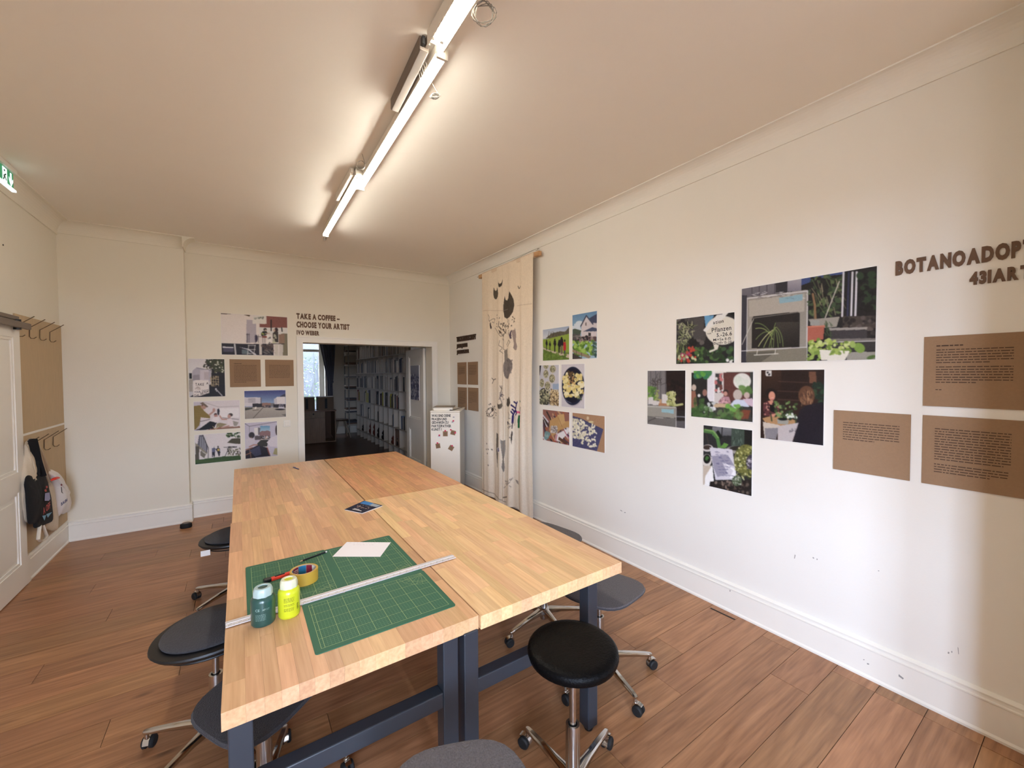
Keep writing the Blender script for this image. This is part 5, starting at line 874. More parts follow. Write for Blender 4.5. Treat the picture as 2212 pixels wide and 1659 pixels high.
for lab, a0, a1, z0, z1, b in (('upper left of the four small brown panels beside the hanging cloth', 5.832, 5.524, 1.532, 1.8725, [(.05, 1, .01, .008, .4), (.07, 9, .014, .0045, .85)]), ('upper right of the four small brown panels beside the hanging cloth', 5.483, 5.171, 1.534, 1.871, [(.05, 9, .0165, .0045, .88)]), ('lower left of the four small brown panels, partly behind the fridge', 5.824, 5.522, 1.145, 1.486, [(.06, 13, .016, .0045, .88)]), ('lower right of the four small brown panels beside the hanging cloth', 5.483, 5.165, 1.149, 1.489, [(.06, 10, .018, .0045, .88)])):
    tpanel(lab, 'R', a0, a1, z0, z1, b, G4)
tpanel('left of the two brown text panels under the scaffolding photo', 'B', -.088, .2375, 1.545, 1.890, [(.050, 1, .01, .007, .65), (.072, 13, .0175, .0045, .87)], 'two brown text panels on the passage wall')
tpanel('right of the two brown text panels, nearest the passage frame', 'B', .2865, .610, 1.546, 1.8905, [(.070, 10, .0175, .0045, .87)], 'two brown text panels on the passage wall')
# ---------------------------------------------------------------- wall lettering
def words_(label, s, p0, du, width, height, depth=.006, mt=None, off=.065, group=None, gap=.085):
    T = thing('wall_lettering', label, 'lettering', p0, 0, group); lettering(T, s, p0, du, (0, 0, 1), width, height, depth, mt or KRAFTL, off, 'letter', gap); return T
RY = (0, -1, 0); DKL = mat('dark fibreboard lettering', (66, 46, 32), .8)
words_('large thick brown lettering cut off at the right picture edge', 'BOTANOADOPT', (XR, .666, 2.2075), RY, .452, .0635)
words_('smaller brown lettering beginning with digits, under the large cut-off heading', '43IART', (XR, .4035, 2.1085), RY, .182, .052)
words_('long dark word, top line above the four small brown panels', 'TISCHGESELLSCHAFT', (XR, 5.843, 2.203), RY, .622, .068, .012, DKL, .06, 'dark lettering above the four small panels', .07)
words_('first dark name line under the long dark word', 'JONAS JOSTEN', (XR, 5.841, 2.106), RY, .35, .052, .012, DKL, .06, 'dark lettering above the four small panels', .07)
words_('second dark name line, nearest the four small brown panels', 'JULIUS METZGER', (XR, 5.838, 2.012), RY, .40, .050, .012, DKL, .06, 'dark lettering above the four small panels', .07)
GB = 'brown lettering above the passage'
words_('brown TAKE A COFFEE lettering, top line above the passage', 'TAKE A COFFEE –', (.655, YB, 2.444), (1, 0, 0), .540, .066, .004, None, .06, GB, .065)
words_('brown CHOOSE YOUR ARTIST lettering, middle line above the passage', 'CHOOSE YOUR ARTIST', (.655, YB, 2.331), (1, 0, 0), .669, .070, .004, None, .06, GB, .065)
words_('brown smaller name line, lowest of the lettering above the passage', 'IVO WEBER', (.655, YB, 2.232), (1, 0, 0), .274, .053, .004, None, .06, GB, .065)
# ---------------------------------------------------------------- hanging cloth
HB_ = thing('wall_hanging', 'long natural cotton cloth with grey painted shapes hanging from a wooden bar', 'wall hanging', (XR-.06, 4.45, .02))
obj('hanging_bar', MB().box((XR-.075, onx(1167, 550, XR-.05).y, 3.020), (XR-.030, onx(1037, 600, XR-.05).y, 3.068)), wood('pine bar', (206, 168, 124), (170, 128, 86), 1, .6), HB_, bevel=.002)
WXX = XR-.085; CYL = onx(1043, 780, WXX).y; CYR = onx(1153, 780, WXX).y; CW = CYL-CYR
def hang_uv(px_, py_): p = onx(px_, py_, WXX); return ((CYL-p.y)/CW, (3.06-p.z)/3.04)
c = Cv([(0, 0), (1, 0), (1, 1), (0, 1)], CW, 3.04, (236, 220, 198), 175)
c.X = c.U.copy(); c.Y = c.Vv.copy(); c.px = 1/c.nx
def zz(a, b, top): return hang_uv(1030+a*.17478, (560 if top else 840)+b*.17480)
def hp(col, pts, top, a=1.0): c.put(c.mask([zz(x, y, top) for x, y in pts]), col, a)
def hl(col, w, pts, top, a=1.0):
    m = np.zeros(c.X.shape); P = [zz(x, y, top) for x, y in pts]
    for (x1, y1), (x2, y2) in zip(P[:-1], P[1:]):
        dx, dy = (x2-x1)*CW, (y2-y1)*3.04; L_ = dx*dx+dy*dy+1e-9; X_, Y_ = (c.X-x1)*CW, (c.Y-y1)*3.04; t_ = np.clip((X_*dx+Y_*dy)/L_, 0, 1); d = np.hypot(X_-t_*dx, Y_-t_*dy); m = np.maximum(m, np.clip((w/2-d)*175+.5, 0, 1))
    c.put(m, col, a)
def curve(pts, n=24):
    out = []; k = len(pts)
    for i in range(k):
        p0, p1, p2, p3 = [np.array(pts[(i+j) % k], float) for j in (-1, 0, 1, 2)]
        for t_ in np.linspace(0, 1, 6, endpoint=False): out.append(tuple(.5*((2*p1)+(-p0+p2)*t_+(2*p0-5*p1+4*p2-p3)*t_*t_+(-p0+3*p1-3*p2+p3)*t_**3)))
    return out
DG, LG2 = (92, 84, 74), (150, 140, 132)
c.put(np.clip((c.Y-.25)*1.2, 0, 1), (246, 240, 228), .9)
hp(DG, [(205, 440), (208, 360), (215, 355), (225, 385), (238, 392), (250, 380), (255, 345), (266, 375), (274, 420), (268, 460), (250, 490), (232, 497), (215, 480)], 1)
hp((76, 66, 56), [(268, 262), (275, 290), (292, 305), (312, 290), (326, 245), (328, 280), (315, 325), (295, 347), (278, 340)], 1)
hp((84, 76, 68), [(340, 560), (345, 500), (354, 450), (365, 500), (385, 510), (402, 480), (414, 395), (440, 440), (462, 500), (471, 570), (455, 660), (425, 715), (385, 737), (352, 715), (340, 640)], 1); hl((140, 130, 118), .004, [(345, 632), (395, 618)], 1)
hl((40, 32, 28), .009, [(512, 335), (520, 362), (532, 360), (543, 335)], 1)
for seg in ([(150, 690), (165, 720), (160, 760), (180, 800), (175, 860)], [(165, 770), (200, 740), (230, 740), (215, 790), (190, 780)], [(230, 850), (270, 900), (310, 950), (345, 930), (345, 1110)], [(345, 790), (370, 850), (365, 900), (345, 935)], [(345, 1110), (362, 1122), (384, 1118), (388, 1100)], [(300, 1000), (290, 1060), (330, 1090), (300, 1130), (340, 1160)], [(380, 1060), (410, 1000), (430, 1030), (390, 1080)], [(455, 720), (470, 740), (462, 790)], [(285, 870), (320, 930), (360, 915)], [(415, 760), (408, 830)], [(330, 970), (345, 1000)]): hl((96, 84, 74), .006, seg, 1)
RR = np.random.RandomState(3)
for i in range(46): x, y = RR.uniform(245, 480), RR.uniform(670, 960); hl((84, 72, 62), .011, [(x, y), (x+RR.uniform(-7, 7), y+RR.uniform(-6, 8))], 1)
for i in range(16): x, y = RR.uniform(280, 400), RR.uniform(780, 930); hl((74, 64, 56), .012, [(x, y), (x+RR.uniform(-20, 20), y+RR.uniform(-26, 26))], 1)
hp((84, 72, 70), [(168, 790), (178, 800), (190, 850), (183, 872), (172, 850)], 1)
hp((160, 144, 138), curve([(445, 885), (470, 880), (478, 860), (490, 940), (488, 1020), (500, 1080), (495, 1125), (480, 1133), (460, 1105), (465, 1050), (452, 960)]), 1); hp((92, 80, 92), [(435, 890), (445, 880), (440, 940), (445, 985), (428, 990), (415, 940)], 1)
hp((140, 132, 122), [(352, 1130), (370, 1122), (390, 1105), (396, 1240), (356, 1250)], 1); hp((136, 128, 124), curve([(345, 1290), (370, 1240), (410, 1225), (450, 1280), (450, 1370), (420, 1440), (400, 1480), (365, 1460), (345, 1390)]), 1)
for i in range(30): x, y = RR.uniform(350, 450), RR.uniform(1240, 1460); hl((106, 98, 98), .012, [(x, y), (x+RR.uniform(-14, 14), y+RR.uniform(-20, 20))], 1, .6)
for seg in ([(195, 1480), (215, 1500), (200, 1545)], [(215, 1500), (245, 1480)], [(305, 1560), (320, 1600), (310, 1650)], [(320, 1560), (322, 1590)]): hl((92, 80, 72), .010, seg, 1)
hp((110, 102, 92), [(268, 170), (278, 185), (292, 188), (308, 178), (322, 165), (328, 200), (318, 232), (298, 245), (278, 235), (268, 205)], 0); hp((96, 88, 80), [(380, 200), (382, 110), (392, 125), (405, 118), (415, 95), (430, 130), (437, 180), (425, 215), (405, 224), (388, 215)], 0); hl((110, 100, 96), .010, [(305, 100), (320, 165)], 0)
for i in range(16): x, y = RR.uniform(300, 350), RR.uniform(30, 120); hl((110, 100, 104), .009, [(x, y), (x+RR.uniform(-14, 14), y+RR.uniform(-14, 14))], 0)
for i in range(30): a = RR.uniform(0, 6.28); q_ = RR.uniform(.5, 1.2); x, y = 195+52*q_*math.cos(a), 292+75*q_*math.sin(a); hl((80, 70, 62), .012, [(x, y), (x+3, y+3)], 0)
hl((90, 80, 72), .008, curve([(150, 290), (190, 250), (225, 290), (200, 350), (165, 355)]), 0); hl((90, 80, 72), .008, [(175, 340), (200, 280), (205, 240)], 0); hp((84, 74, 66), [(190, 265), (205, 245), (215, 275), (200, 300)], 0)
NV = (52, 44, 100)
for seg in ([(460, 430), (465, 340), (480, 300), (490, 260), (470, 240), (445, 210)], [(490, 260), (500, 200), (470, 175)], [(480, 300), (455, 265)], [(465, 330), (445, 290)], [(490, 280), (505, 310), (490, 340)], [(500, 200), (508, 180)], [(470, 300), (500, 300)]): hl(NV, .020, seg, 0)
hl(NV, .034, [(462, 350), (460, 430)], 0); hl((88, 76, 84), .014, [(460, 430), (456, 500)], 0)
for seg in ([(405, 290), (425, 330), (415, 370), (440, 375)], [(390, 410), (420, 430), (440, 450)], [(400, 480), (430, 470), (455, 470)], [(480, 350), (485, 420), (480, 470)], [(410, 500), (440, 480)]): hl((120, 108, 104), .008, seg, 0)
for x, y in ((398, 412), (400, 432)): hl((70, 60, 60), .022, [(x, y), (x+6, y+6)], 0)
hp((84, 76, 70), [(456, 530), (464, 560), (460, 640), (456, 700), (445, 620), (450, 560)], 0)
hp((222, 96, 140), [(505, 292), (565, 298), (565, 325), (505, 318)], 0); hp((46, 110, 72), [(525, 345), (565, 342), (558, 505), (520, 505), (516, 400)], 0); hp((46, 110, 72), [(540, 160), (552, 150), (570, 175), (540, 180)], 0); hl((70, 60, 50), .012, [(565, 240), (560, 290)], 0)
hp((126, 116, 106), [(252, 545), (265, 552), (280, 545), (285, 600), (280, 760), (268, 880), (262, 995), (255, 880), (245, 740), (250, 600)], 0); hp((150, 144, 138), [(308, 612), (322, 632), (345, 632), (366, 622), (370, 740), (355, 860), (365, 960), (360, 1015), (335, 1018), (320, 960), (328, 860), (315, 740)], 0)
hp((230, 226, 226), [(255, 735), (290, 710), (305, 760), (270, 790)], 0); hp((74, 66, 110), [(262, 738), (288, 720), (298, 758), (272, 778)], 0); hl((220, 214, 224), .006, [(268, 732), (285, 772)], 0); hl((220, 214, 224), .006, [(262, 756), (298, 742)], 0)
for x, y in ((152, 697), (147, 768), (168, 766), (195, 768), (160, 818), (168, 965), (185, 200), (435, 610)): hl((72, 62, 56), .016, [(x, y), (x+2, y+2)], 0)
for i in range(18): x, y = RR.uniform(380, 455), RR.uniform(1120, 1220); hl((150, 138, 128), .010, [(x, y), (x+RR.uniform(-22, 22), y+RR.uniform(-18, 18))], 0, .8)
hp((160, 148, 138), [(498, 1150), (535, 1170), (540, 1215), (520, 1200)], 0); hl((110, 100, 92), .014, [(355, 1335), (415, 1345)], 0); hl((150, 138, 124), .008, [(60, 1230), (100, 1270), (300, 1350), (400, 1405)], 0); hl((184, 160, 136), .004, [(80, 640), (345, 632)], 1); hl((184, 160, 136), .004, [(500, 580), (690, 548)], 1)
c.grain(3)
nx, ny = c.nx, c.ny; uu = np.linspace(0, 1, nx+1)[None, :]; vv = np.linspace(0, 1, ny+1)[:, None]
amp = .006+.018*vv**1.1; fold = np.sin(uu*2*np.pi*4.3+.6+vv*.5)*.55+np.sin(uu*2*np.pi*9.1+1.7-vv*.8)*.22+np.sin(uu*2*np.pi*2.1+4)*.35; sharp = np.exp(-((uu-.46-.02*vv)/.012)**2)*.7+np.exp(-((uu-.80)/.02)**2)*.3
P = np.zeros((ny+1, nx+1, 3)); P[..., 0] = WXX-.006+amp*(fold-sharp)-.012*vv; P[..., 1] = CYL-CW*uu-(.02*np.sin(vv*6+uu*8)*vv)+(uu-.5)*(.05*vv*(1-vv))+.02*vv; P[..., 2] = 3.06-(3.035-.018*np.sin(uu*11)-.02*np.abs(uu-.5))*vv+0*uu
cl = colour_grid('cloth', P, nx, ny, c.A, CLOTHV, HB_, (XR-.06, 4.45, .02)); cl.data.polygons.foreach_set('use_smooth', [True]*len(cl.data.polygons))
md = cl.modifiers.new('thickness', 'SOLIDIFY'); md.thickness = .0015
obj('top_sleeve', MB().box((XR-.088, CYR, 3.018), (XR-.028, CYL, 3.071)), mat('cotton sleeve', (222, 200, 174), .95), HB_, bevel=.006)
obj('hanging_wire', MB().tube([(XR-.004, 3.72, 3.135), (XR-.004, 4.4, 3.10), (XR-.004, 5.08, 3.10)], .0012, 5), WIRE, HB_)
for yy, zz_ in ((3.72, 3.10), (5.08, 3.07)): obj('wall_hook', MB().tube([(XR, yy, zz_+.02), (XR-.02, yy, zz_+.02), (XR-.022, yy, zz_), (XR-.05, yy, zz_-.01)], .003, 6), WIRE, HB_)
obj('loose_edge', MB().tube([(XR-.045, 3.85, 3.0), (XR-.050, 3.852, 2.7), (XR-.046, 3.846, 2.2), (XR-.06, 3.86, 1.2), (XR-.07, 3.88, .3), (XR-.09, 3.90, .02)], .007, 6, .5), mat('frayed cotton', (190, 172, 146), .95), HB_, smooth=True)
obj('loose_thread', MB().tube([(XR-.09, 3.90, .012), (XR-.10, 3.84, .005), (XR-.07, 3.76, .004), (XR-.06, 3.70, .005)], .0015, 5), WHT, HB_)
# ---------------------------------------------------------------- fridge
FRW, FRD, FRH = .405, .600, 1.187
ANG = -math.radians(33.86)
fp = V((2.181, 5.272, 0)); fr = thing('fridge', 'narrow white fridge with black question lettering standing askew in the corner', 'fridge', fp, ANG)
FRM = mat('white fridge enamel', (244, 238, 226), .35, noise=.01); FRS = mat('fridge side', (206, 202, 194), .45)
L_ = dict(local=True)
obj('body', MB().box((.004, .045, .03), (FRW-.004, FRD, FRH-.02)), FRS, fr, bevel=.004, **L_)
obj('door', MB().box((0, 0, .045), (FRW, .042, FRH-.022)), FRM, fr, bevel=.006, **L_)
obj('top_board', MB().box((-.002, .0, FRH-.02), (FRW+.002, FRD+.01, FRH)), FRM, fr, bevel=.004, **L_)
obj('plinth', MB().box((.01, .03, 0), (FRW-.01, FRD-.02, .035)), GREYM, fr, **L_)
fu, fn = V((1, 0, 0)), V((0, -1, 0)); wu = V((math.cos(ANG), math.sin(ANG), 0)); wn = V((math.sin(ANG), -math.cos(ANG), 0))
def fpt(x, y): p = onpl(x, y, fp, wn)-fp; return p.dot(wu), p.z
f1 = lambda a, b: fpt(920+a*.12059, 860+b*.12059)
def ftext(s, a, b0, b1, a1):
    x0, z0 = f1(a, b1); x1, z1 = f1(a1, b1); _, zt = f1(a, b0)
    out, w = layout(s, .03, .06); sx, sz = (x1-x0)/w, (zt-z0)/.7
    for ch, vs, fs, x in out: obj('letter', MB().add([V((x0+(vx+x)*sx, -.0012, z0+vy*sz)) for vx, vy, _ in vs], fs), BLK, fr, **L_)
for s, b0, b1, a1 in (('WAS SIND DEINE', 292, 335, 445), ('FRAGEN UND', 355, 398, 375), ('GEDANKEN ZU', 415, 458, 405), ('PARTIZIPATIVER', 478, 523, 452), ('KUNST ?', 540, 582, 283)): ftext(s, 103, b0, b1, a1)
MAG = mat('magenta magnet', (206, 30, 84), .4)
def note(label, cx, cy, w, h, ang, magcs, material=None, lines=3):
    u, z = f1(cx, cy); q = thing('fridge_note', label, 'note', fp+wu*u+wn*.001+V((0, 0, z)), ANG, 'notes stuck on the fridge door'); c_, s_ = math.cos(ang), math.sin(ang)
    def R(x, y, d): return V((x*c_-y*s_, -d, x*s_+y*c_))
    obj('paper', MB().prism([R(-w/2, -h/2, .0005), R(w/2, -h/2, .0005), R(w/2, h/2, .0005), R(-w/2, h/2, .0005)], (0, -.0012, 0)), material or KRAFT, q, **L_)
    mb = MB()
    for i in range(lines):
        y = h*.2-i*h*.22; mb.add([R(-w*.35, y, .0022), R(w*.3, y, .0022), R(w*.3, y-.004, .0022), R(-w*.35, y-.004, .0022)], [(0, 1, 2, 3)])
    obj('writing', mb, INK, q, **L_)
    for mx_, my_ in magcs: x, zz2 = f1(mx_, my_); x -= u; zz2 -= z; m_ = MB().prism([V((x-.011, -.002, zz2-.009)), V((x+.011, -.002, zz2-.009)), V((x+.011, -.002, zz2+.009)), V((x-.011, -.002, zz2+.009))], (0, -.004, 0)); obj('magnet', m_, MAG, q, bevel=.001, **L_)
note('square kraft note below the question lettering, held by a pink magnet on top', 348, 638, .066, .070, 0, [(347, 585)])
note('tilted kraft note with two pink magnets at the right of the fridge door', 488, 618, .068, .062, -.25, [(447, 567), (527, 620)])
note('kraft note low on the left of the fridge door', 217, 855, .062, .066, .15, [(208, 803)])
note('kraft note turned on its corner, low on the right of the fridge door', 452, 893, .066, .066, -.55, [(470, 852)])
note('small white note with pink magnet under the word KUNST', 235, 690, .040, .040, -.1, [(242, 665)], WHT, 1)
note('small white note right of the word GEDANKEN', 478, 430, .038, .036, 0, [(492, 407)], WHT, 2)
note('faint white label at the top right of the fridge door', 498, 342, .034, .030, 0, [], WHT, 2)
bx = thing('flat_box', 'flat white device lying on top of the fridge', 'box', fp+V((0, 0, FRH)), ANG)
obj('case', MB().box((.035, .05, 0), (.30, .30, .040)), FRM, bx, bevel=.004, **L_); obj('lid', MB().box((.030, .045, .040), (.305, .305, .050)), mat('taupe lid', (150, 138, 122), .6), bx, **L_); obj('plug', MB().box((.262, .025, .002), (.300, .048, .012)), BLACKP, bx, **L_)
cr = obj('cable', MB().tube([fp+wu*.30+V((0, 0, FRH+.006))-wn*.06, fp+wu*.35+V((0, 0, FRH+.012))-wn*.25, fp+wu*.39+V((0, 0, FRH+.014))-wn*.42], .005, 6), GREYM, smooth=True); tag(cr, 'short grey cable lying on top of the fridge', 'cable')
# ---------------------------------------------------------------- ceiling lights
def lamp(label, x0, y0, x1, y1, z, style):
    T = thing('ceiling_light', label, 'ceiling light', ((x0+x1)/2, (y0+y1)/2, ZC)); a = V((x0, y0, 0)); b = V((x1, y1, 0)); d = (b-a).normalized(); s = V((-d.y, d.x, 0))
    if s.x < 0: s = -s
    def bx_(u0, u1, w0, w1, z0, z1): return MB().prism([a+d*u0+s*w0+V((0, 0, z0)), a+d*u0+s*w1+V((0, 0, z0)), a+d*u1+s*w1+V((0, 0, z0)), a+d*u1+s*w0+V((0, 0, z0))], (0, 0, z1-z0))
    Ln = (b-a).length
    if style == 'tube':
        obj('housing', bx_(.0, Ln, -.028, .028, z+.008, z+.050), LAMPW, T)
        obj('diffuser', MB().ring([[a+d*u+s*(math.cos(t_)*.024)+V((0, 0, z+.010+math.sin(t_)*.024)) for t_ in [math.pi+math.pi*j/10 for j in range(11)]] for u in (.012, Ln-.012)]), TUBEM, T, smooth=True)
        for u in (0, Ln-.014): obj('end_cap', bx_(u, u+.014, -.027, .027, z-.016, z+.050), LAMPW, T)
        for u in (Ln*.12, Ln*.88): obj('bracket', bx_(u, u+.02, -.012, .012, z+.050, ZC), LAMPW, T)
    else:
        obj('housing', bx_(.0, Ln, -.040, .040, z+.045, ZC-.018), LAMPW, T); obj('side_rail', bx_(0, Ln, -.042, -.036, z, z+.06), LAMPW, T); obj('side_rail', bx_(0, Ln, .036, .042, z, z+.06), LAMPW, T)
        obj('lit_tube', MB().ring([[a+d*u+s*(math.cos(t_)*.013)+V((0, 0, z+.028+math.sin(t_)*.013)) for t_ in [2*math.pi*j/12 for j in range(12)]] for u in (.012, Ln-.012)]), TUBEM, T, smooth=True)
        u = .03
        while u < Ln: obj('louvre_slat', bx_(u, u+.002, -.036, .036, z, z+.014), LAMPW, T); u += .032
        for u in (Ln*.15, Ln*.85): obj('bracket', bx_(u, u+.02, -.012, .012, ZC-.018, ZC), LAMPW, T)
    return T
lamp('lit louvred ceiling light nearest the camera, running out of the picture top', .772, .55, .770, 1.752, 3.17, 'louvre')
lamp('long bare lit ceiling light in the middle of the row', .812, 1.770, .830, 3.380, 3.17, 'tube')
lamp('furthest lit ceiling light, nearest the passage', .779, 3.175, .795, 4.712, 3.17, 'tube')
gb = thing('ballast_box', 'long unlit grey metal ballast box beside the middle ceiling light', 'ballast', (.75, 2.06, ZC))
obj('case', MB().prism([(.716, 1.812, 3.185), (.762, 1.812, 3.185), (.786, 2.318, 3.185), (.740, 2.318, 3.185)], (0, 0, ZC-3.185)), GREYM, gb, bevel=.006)
obj('terminal', MB().box((.722, 1.79, 3.20), (.735, 1.815, 3.235)), BLACKP, gb); obj('terminal', MB().box((.742, 1.785, 3.20), (.757, 1.814, 3.24)), GREYM, gb)
for i in range(5): obj('loose_wire', MB().tube([(.758, 1.86+.02*i, 3.19), (.775+.004*i, 1.87+.03*i, 3.17), (.772+.006*i, 1.90+.045*i, 3.165-.004*i)], .0009, 4), GREYM, gb)
gs = thing('ballast_box', 'short white ballast box beside the furthest ceiling light', 'ballast', (.748, 3.50, ZC))
obj('case', MB().box((.722, 3.24, 3.19), (.752, 3.78, ZC)), LAMPW, gs, bevel=.006); obj('terminal', MB().box((.728, 3.22, 3.205), (.746, 3.242, 3.235)), LAMPW, gs)
def coil(label, cx, cy, cz, r, n, top, tilt=0.0):
    P = [V(top)]
    for i in range(n*14+1):
        t_ = i/14*2*math.pi; rr = r*(1+.12*math.sin(i*.37)); P.append(V((cx+rr*math.cos(t_)*math.cos(YAW), cy-rr*math.cos(t_)*math.sin(YAW)+.01*math.sin(i), cz+rr*math.sin(t_)*(1-tilt))))
    o = obj('cable_coil', MB().tube(P, .0016, 5), mat('pale cable', (128, 122, 114), .6), smooth=True); tag(o, label, 'cable'); return o
coil('coiled pale cable hanging from the light nearest the camera', .842, 1.44, 3.135, .042, 4, (.82, 1.44, 3.20))
coil('small bundled cable hanging beside the middle ceiling light', .872, 2.0, 3.135, .022, 5, (.85, 1.99, 3.19), .5)
coil('looped cable where the middle and furthest ceiling lights meet', .758, 3.05, 3.19, .030, 2, (.75, 2.99, 3.245))
pg = thing('cable_plug', 'metal plug at the far end of the ceiling light row', 'plug', (.803, 4.80, ZC))
obj('plug_body', MB().box((.790, 4.765, 3.148), (.818, 4.835, 3.178)), CHROMED, pg, bevel=.005); obj('lead', MB().tube([(.80, 4.71, 3.19), (.803, 4.75, 3.20), (.804, 4.78, 3.176)], .004, 6), LAMPW, pg); obj('ceiling_lead', MB().tube([(.804, 4.80, 3.176), (.803, 4.82, 3.21), (.80, 4.81, ZC)], .003, 6), LAMPW, pg)
# ---------------------------------------------------------------- library furniture
SHX, SHD = 2.70, .34
SW = mat('white shelf board', (182, 172, 160), .5); rowsz = [.18, .568, .966, 1.335, 1.715, 2.096, 2.478]; TK = .018
bs = thing('cubby_bookshelf', 'long white cubby bookshelf covering the right wall of the room beyond', 'bookshelf', (SHX+SHD/2, 9.6, 0))
Y0, PIT, NC = 7.45, .3585, 12; Y1 = Y0+PIT*NC
for z in rowsz: obj('shelf_board', MB().box((SHX, Y0-.02, z-TK/2), (SHX+SHD, Y1+.02, z+TK/2)), SW, bs)
for i in range(NC+1):
    y = Y0+PIT*i
    obj('divider', MB().box((SHX+.004, y-.007, 0), (SHX+SHD, y+.007, rowsz[0]-TK/2)), SW, bs)
    for za, zb in zip(rowsz, rowsz[1:]+[2.86]): obj('divider', MB().box((SHX+.006, y-.006, za+TK/2), (SHX+SHD, y+.006, zb-TK/2)), SW, bs)
obj('back_panel', MB().box((SHX+SHD, Y0-.02, .0), (SHX+SHD+.006, Y1+.02, 2.86)), mat('shelf back', (150, 148, 146), .7), bs)
obj('shelf_board', MB().box((SHX, Y0-.02, 2.851), (SHX+SHD, Y1+.02, 2.869)), SW, bs)
PAL = {'white': (206, 196, 184), 'pale grey': (140, 134, 128), 'dark grey': (62, 62, 72), 'black': (26, 26, 32), 'dark red': (110, 34, 40), 'brown': (104, 74, 56), 'yellow': (176, 164, 50), 'slate blue': (84, 98, 124)}
BM = {k: mat('book '+k, v, .6, objvar=.12) for k, v in PAL.items()}
RN = ['lowest', 'second', 'third', 'fourth', 'fifth', 'sixth', 'top']
protos = {}; ORD = 'first second third fourth fifth sixth seventh eighth ninth tenth eleventh twelfth thirteenth'.split()
def book(key, y, z, w, h, d, r_, lean=0):
    k = (key, round(w, 3), round(h, 2), round(d, 2))
    if k not in protos:
        me = MB().box((0, 0, 0), (k[3], k[1], k[2])).mesh('book'); me.materials.append(BM[key]); protos[k] = me
    o = bpy.data.objects.new('book', protos[k]); COL.objects.link(o); o.location = (SHX+random.uniform(.008, .03), y, z); o.rotation_euler = (lean, 0, 0)
    q = int((y-Y0)/PIT); tag(o, f'{key} book spine, {ORD[q]} cubby from the open door leaf, {RN[r_]} row up', 'book', f'{key} books in the {RN[r_]} cubby row')
nb = 0
mixes = {1: (['white', 'pale grey', 'dark grey', 'black', 'slate blue'], .62), 2: (['black', 'dark grey', 'white', 'brown', 'dark red', 'yellow', 'pale grey'], .86), 3: (['dark grey', 'white', 'white', 'pale grey', 'black'], .95), 4: (['white', 'white', 'pale grey', 'white', 'dark grey'], .95), 5: (['white', 'pale grey', 'white', 'white', 'brown'], .92), 6: (['brown', 'dark grey', 'dark red', 'white'], .8)}
for r_ in range(1, 6):
    cols, fill = mixes[r_]
    for i in range(NC):
        y = Y0+PIT*i+.012; end = Y0+PIT*(i+1)-.012
        if random.random() > fill+.1 and r_ < 3: continue
        if r_ >= 3 and random.random() < .5: base = random.choice(cols)
        else: base = None
        stop = end-random.choice([0, 0, .03, .09]) if r_ > 1 else end-random.choice([.05, .12, .2])
        while y < stop-.03 and nb < 298:
            w = random.choice([.030, .045, .060, .075]); w = min(w, end-y-.002); key = base if base and random.random() < .7 else random.choice(cols)
            book(key, y, rowsz[r_]+TK/2+.0005, w-.003, random.choice([.24, .27, .29, .31]), random.choice([.21, .24]), r_); nb += 1; y += w
print('books', nb)
# objects in the lowest row and elsewhere
JB = mat('glazed dark pot', (24, 22, 24), .25); JR = mat('red brown pot', (96, 44, 34), .35)
for i, (a, b, rr, h, mt, lab) in enumerate(((935, 1190, .055, .15, JB, 'round dark jar in the lowest cubby row, furthest one'), (1040, 1240, .075, .26, JR, 'tall red brown stacked pot in the lowest cubby row'), (1095, 1240, .07, .28, JR, 'second red brown stacked pot, right of the first'), (1150, 1270, .06, .22, JB, 'dark bottle-shaped pot in the lowest cubby row'), (1210, 1310, .075, .20, JB, 'wide dark pot in the lowest cubby row'), (1285, 1330, .06, .16, JR, 'small red brown pot beside the brown box'), (1430, 1440, .07, .22, JB, 'dark bent sculpture nearest the open door leaf'))):
    p = onx(640+a*.16278, 730+b*.16278, SHX+.10); zb = rowsz[0]+TK/2
    yy = Y0+PIT*(math.floor((p.y-Y0)/PIT)+.5); T = thing('pot', lab, 'pot', (SHX+rr+.004, yy, zb))
    obj('body', MB().lathe([(0, 0), (rr*.7, 0), (rr, h*.22), (rr*.95, h*.42), (rr*.62, h*.55), (rr*.9, h*.72), (rr*.7, h*.92), (rr*.45, h), (0, h)], n=16), mt, T, local=True, smooth=True); obj('rim', MB().lathe([(rr*.40, h-.002), (rr*.5, h), (rr*.5, h+.012), (rr*.40, h+.012)], n=14), mt, T, local=True)
for (r_, col_, w, h, lab, mt) in ((0, 2, .24, .34, 'upright brown box filling a lowest-row cubby', mat('brown box', (140, 116, 104), .7)), (3, 0, .26, .33, 'large beige archive box in the fourth row by the door leaf', mat('beige box', (176, 160, 150), .7)), (3, 1, .2, .25, 'white archive box in the fourth row', SW)):
    y = Y0+PIT*col_+.05; b = thing('archive_box', lab, 'box', (SHX+.14, y+w/2, rowsz[r_]+TK/2)) if False else None
bb = thing('archive_box', 'upright brown box filling a lowest-row cubby', 'box', (SHX+.13, 8.34, rowsz[0]+TK/2))
obj('carton', MB().box((SHX+.02, 8.19, rowsz[0]+TK/2), (SHX+.26, 8.47, .535)), mat('brown box', (132, 106, 94), .7), bb); obj('lid', MB().box((SHX+.016, 8.186, .50), (SHX+.262, 8.474, .545)), mat('brown box lid', (120, 96, 84), .7), bb)
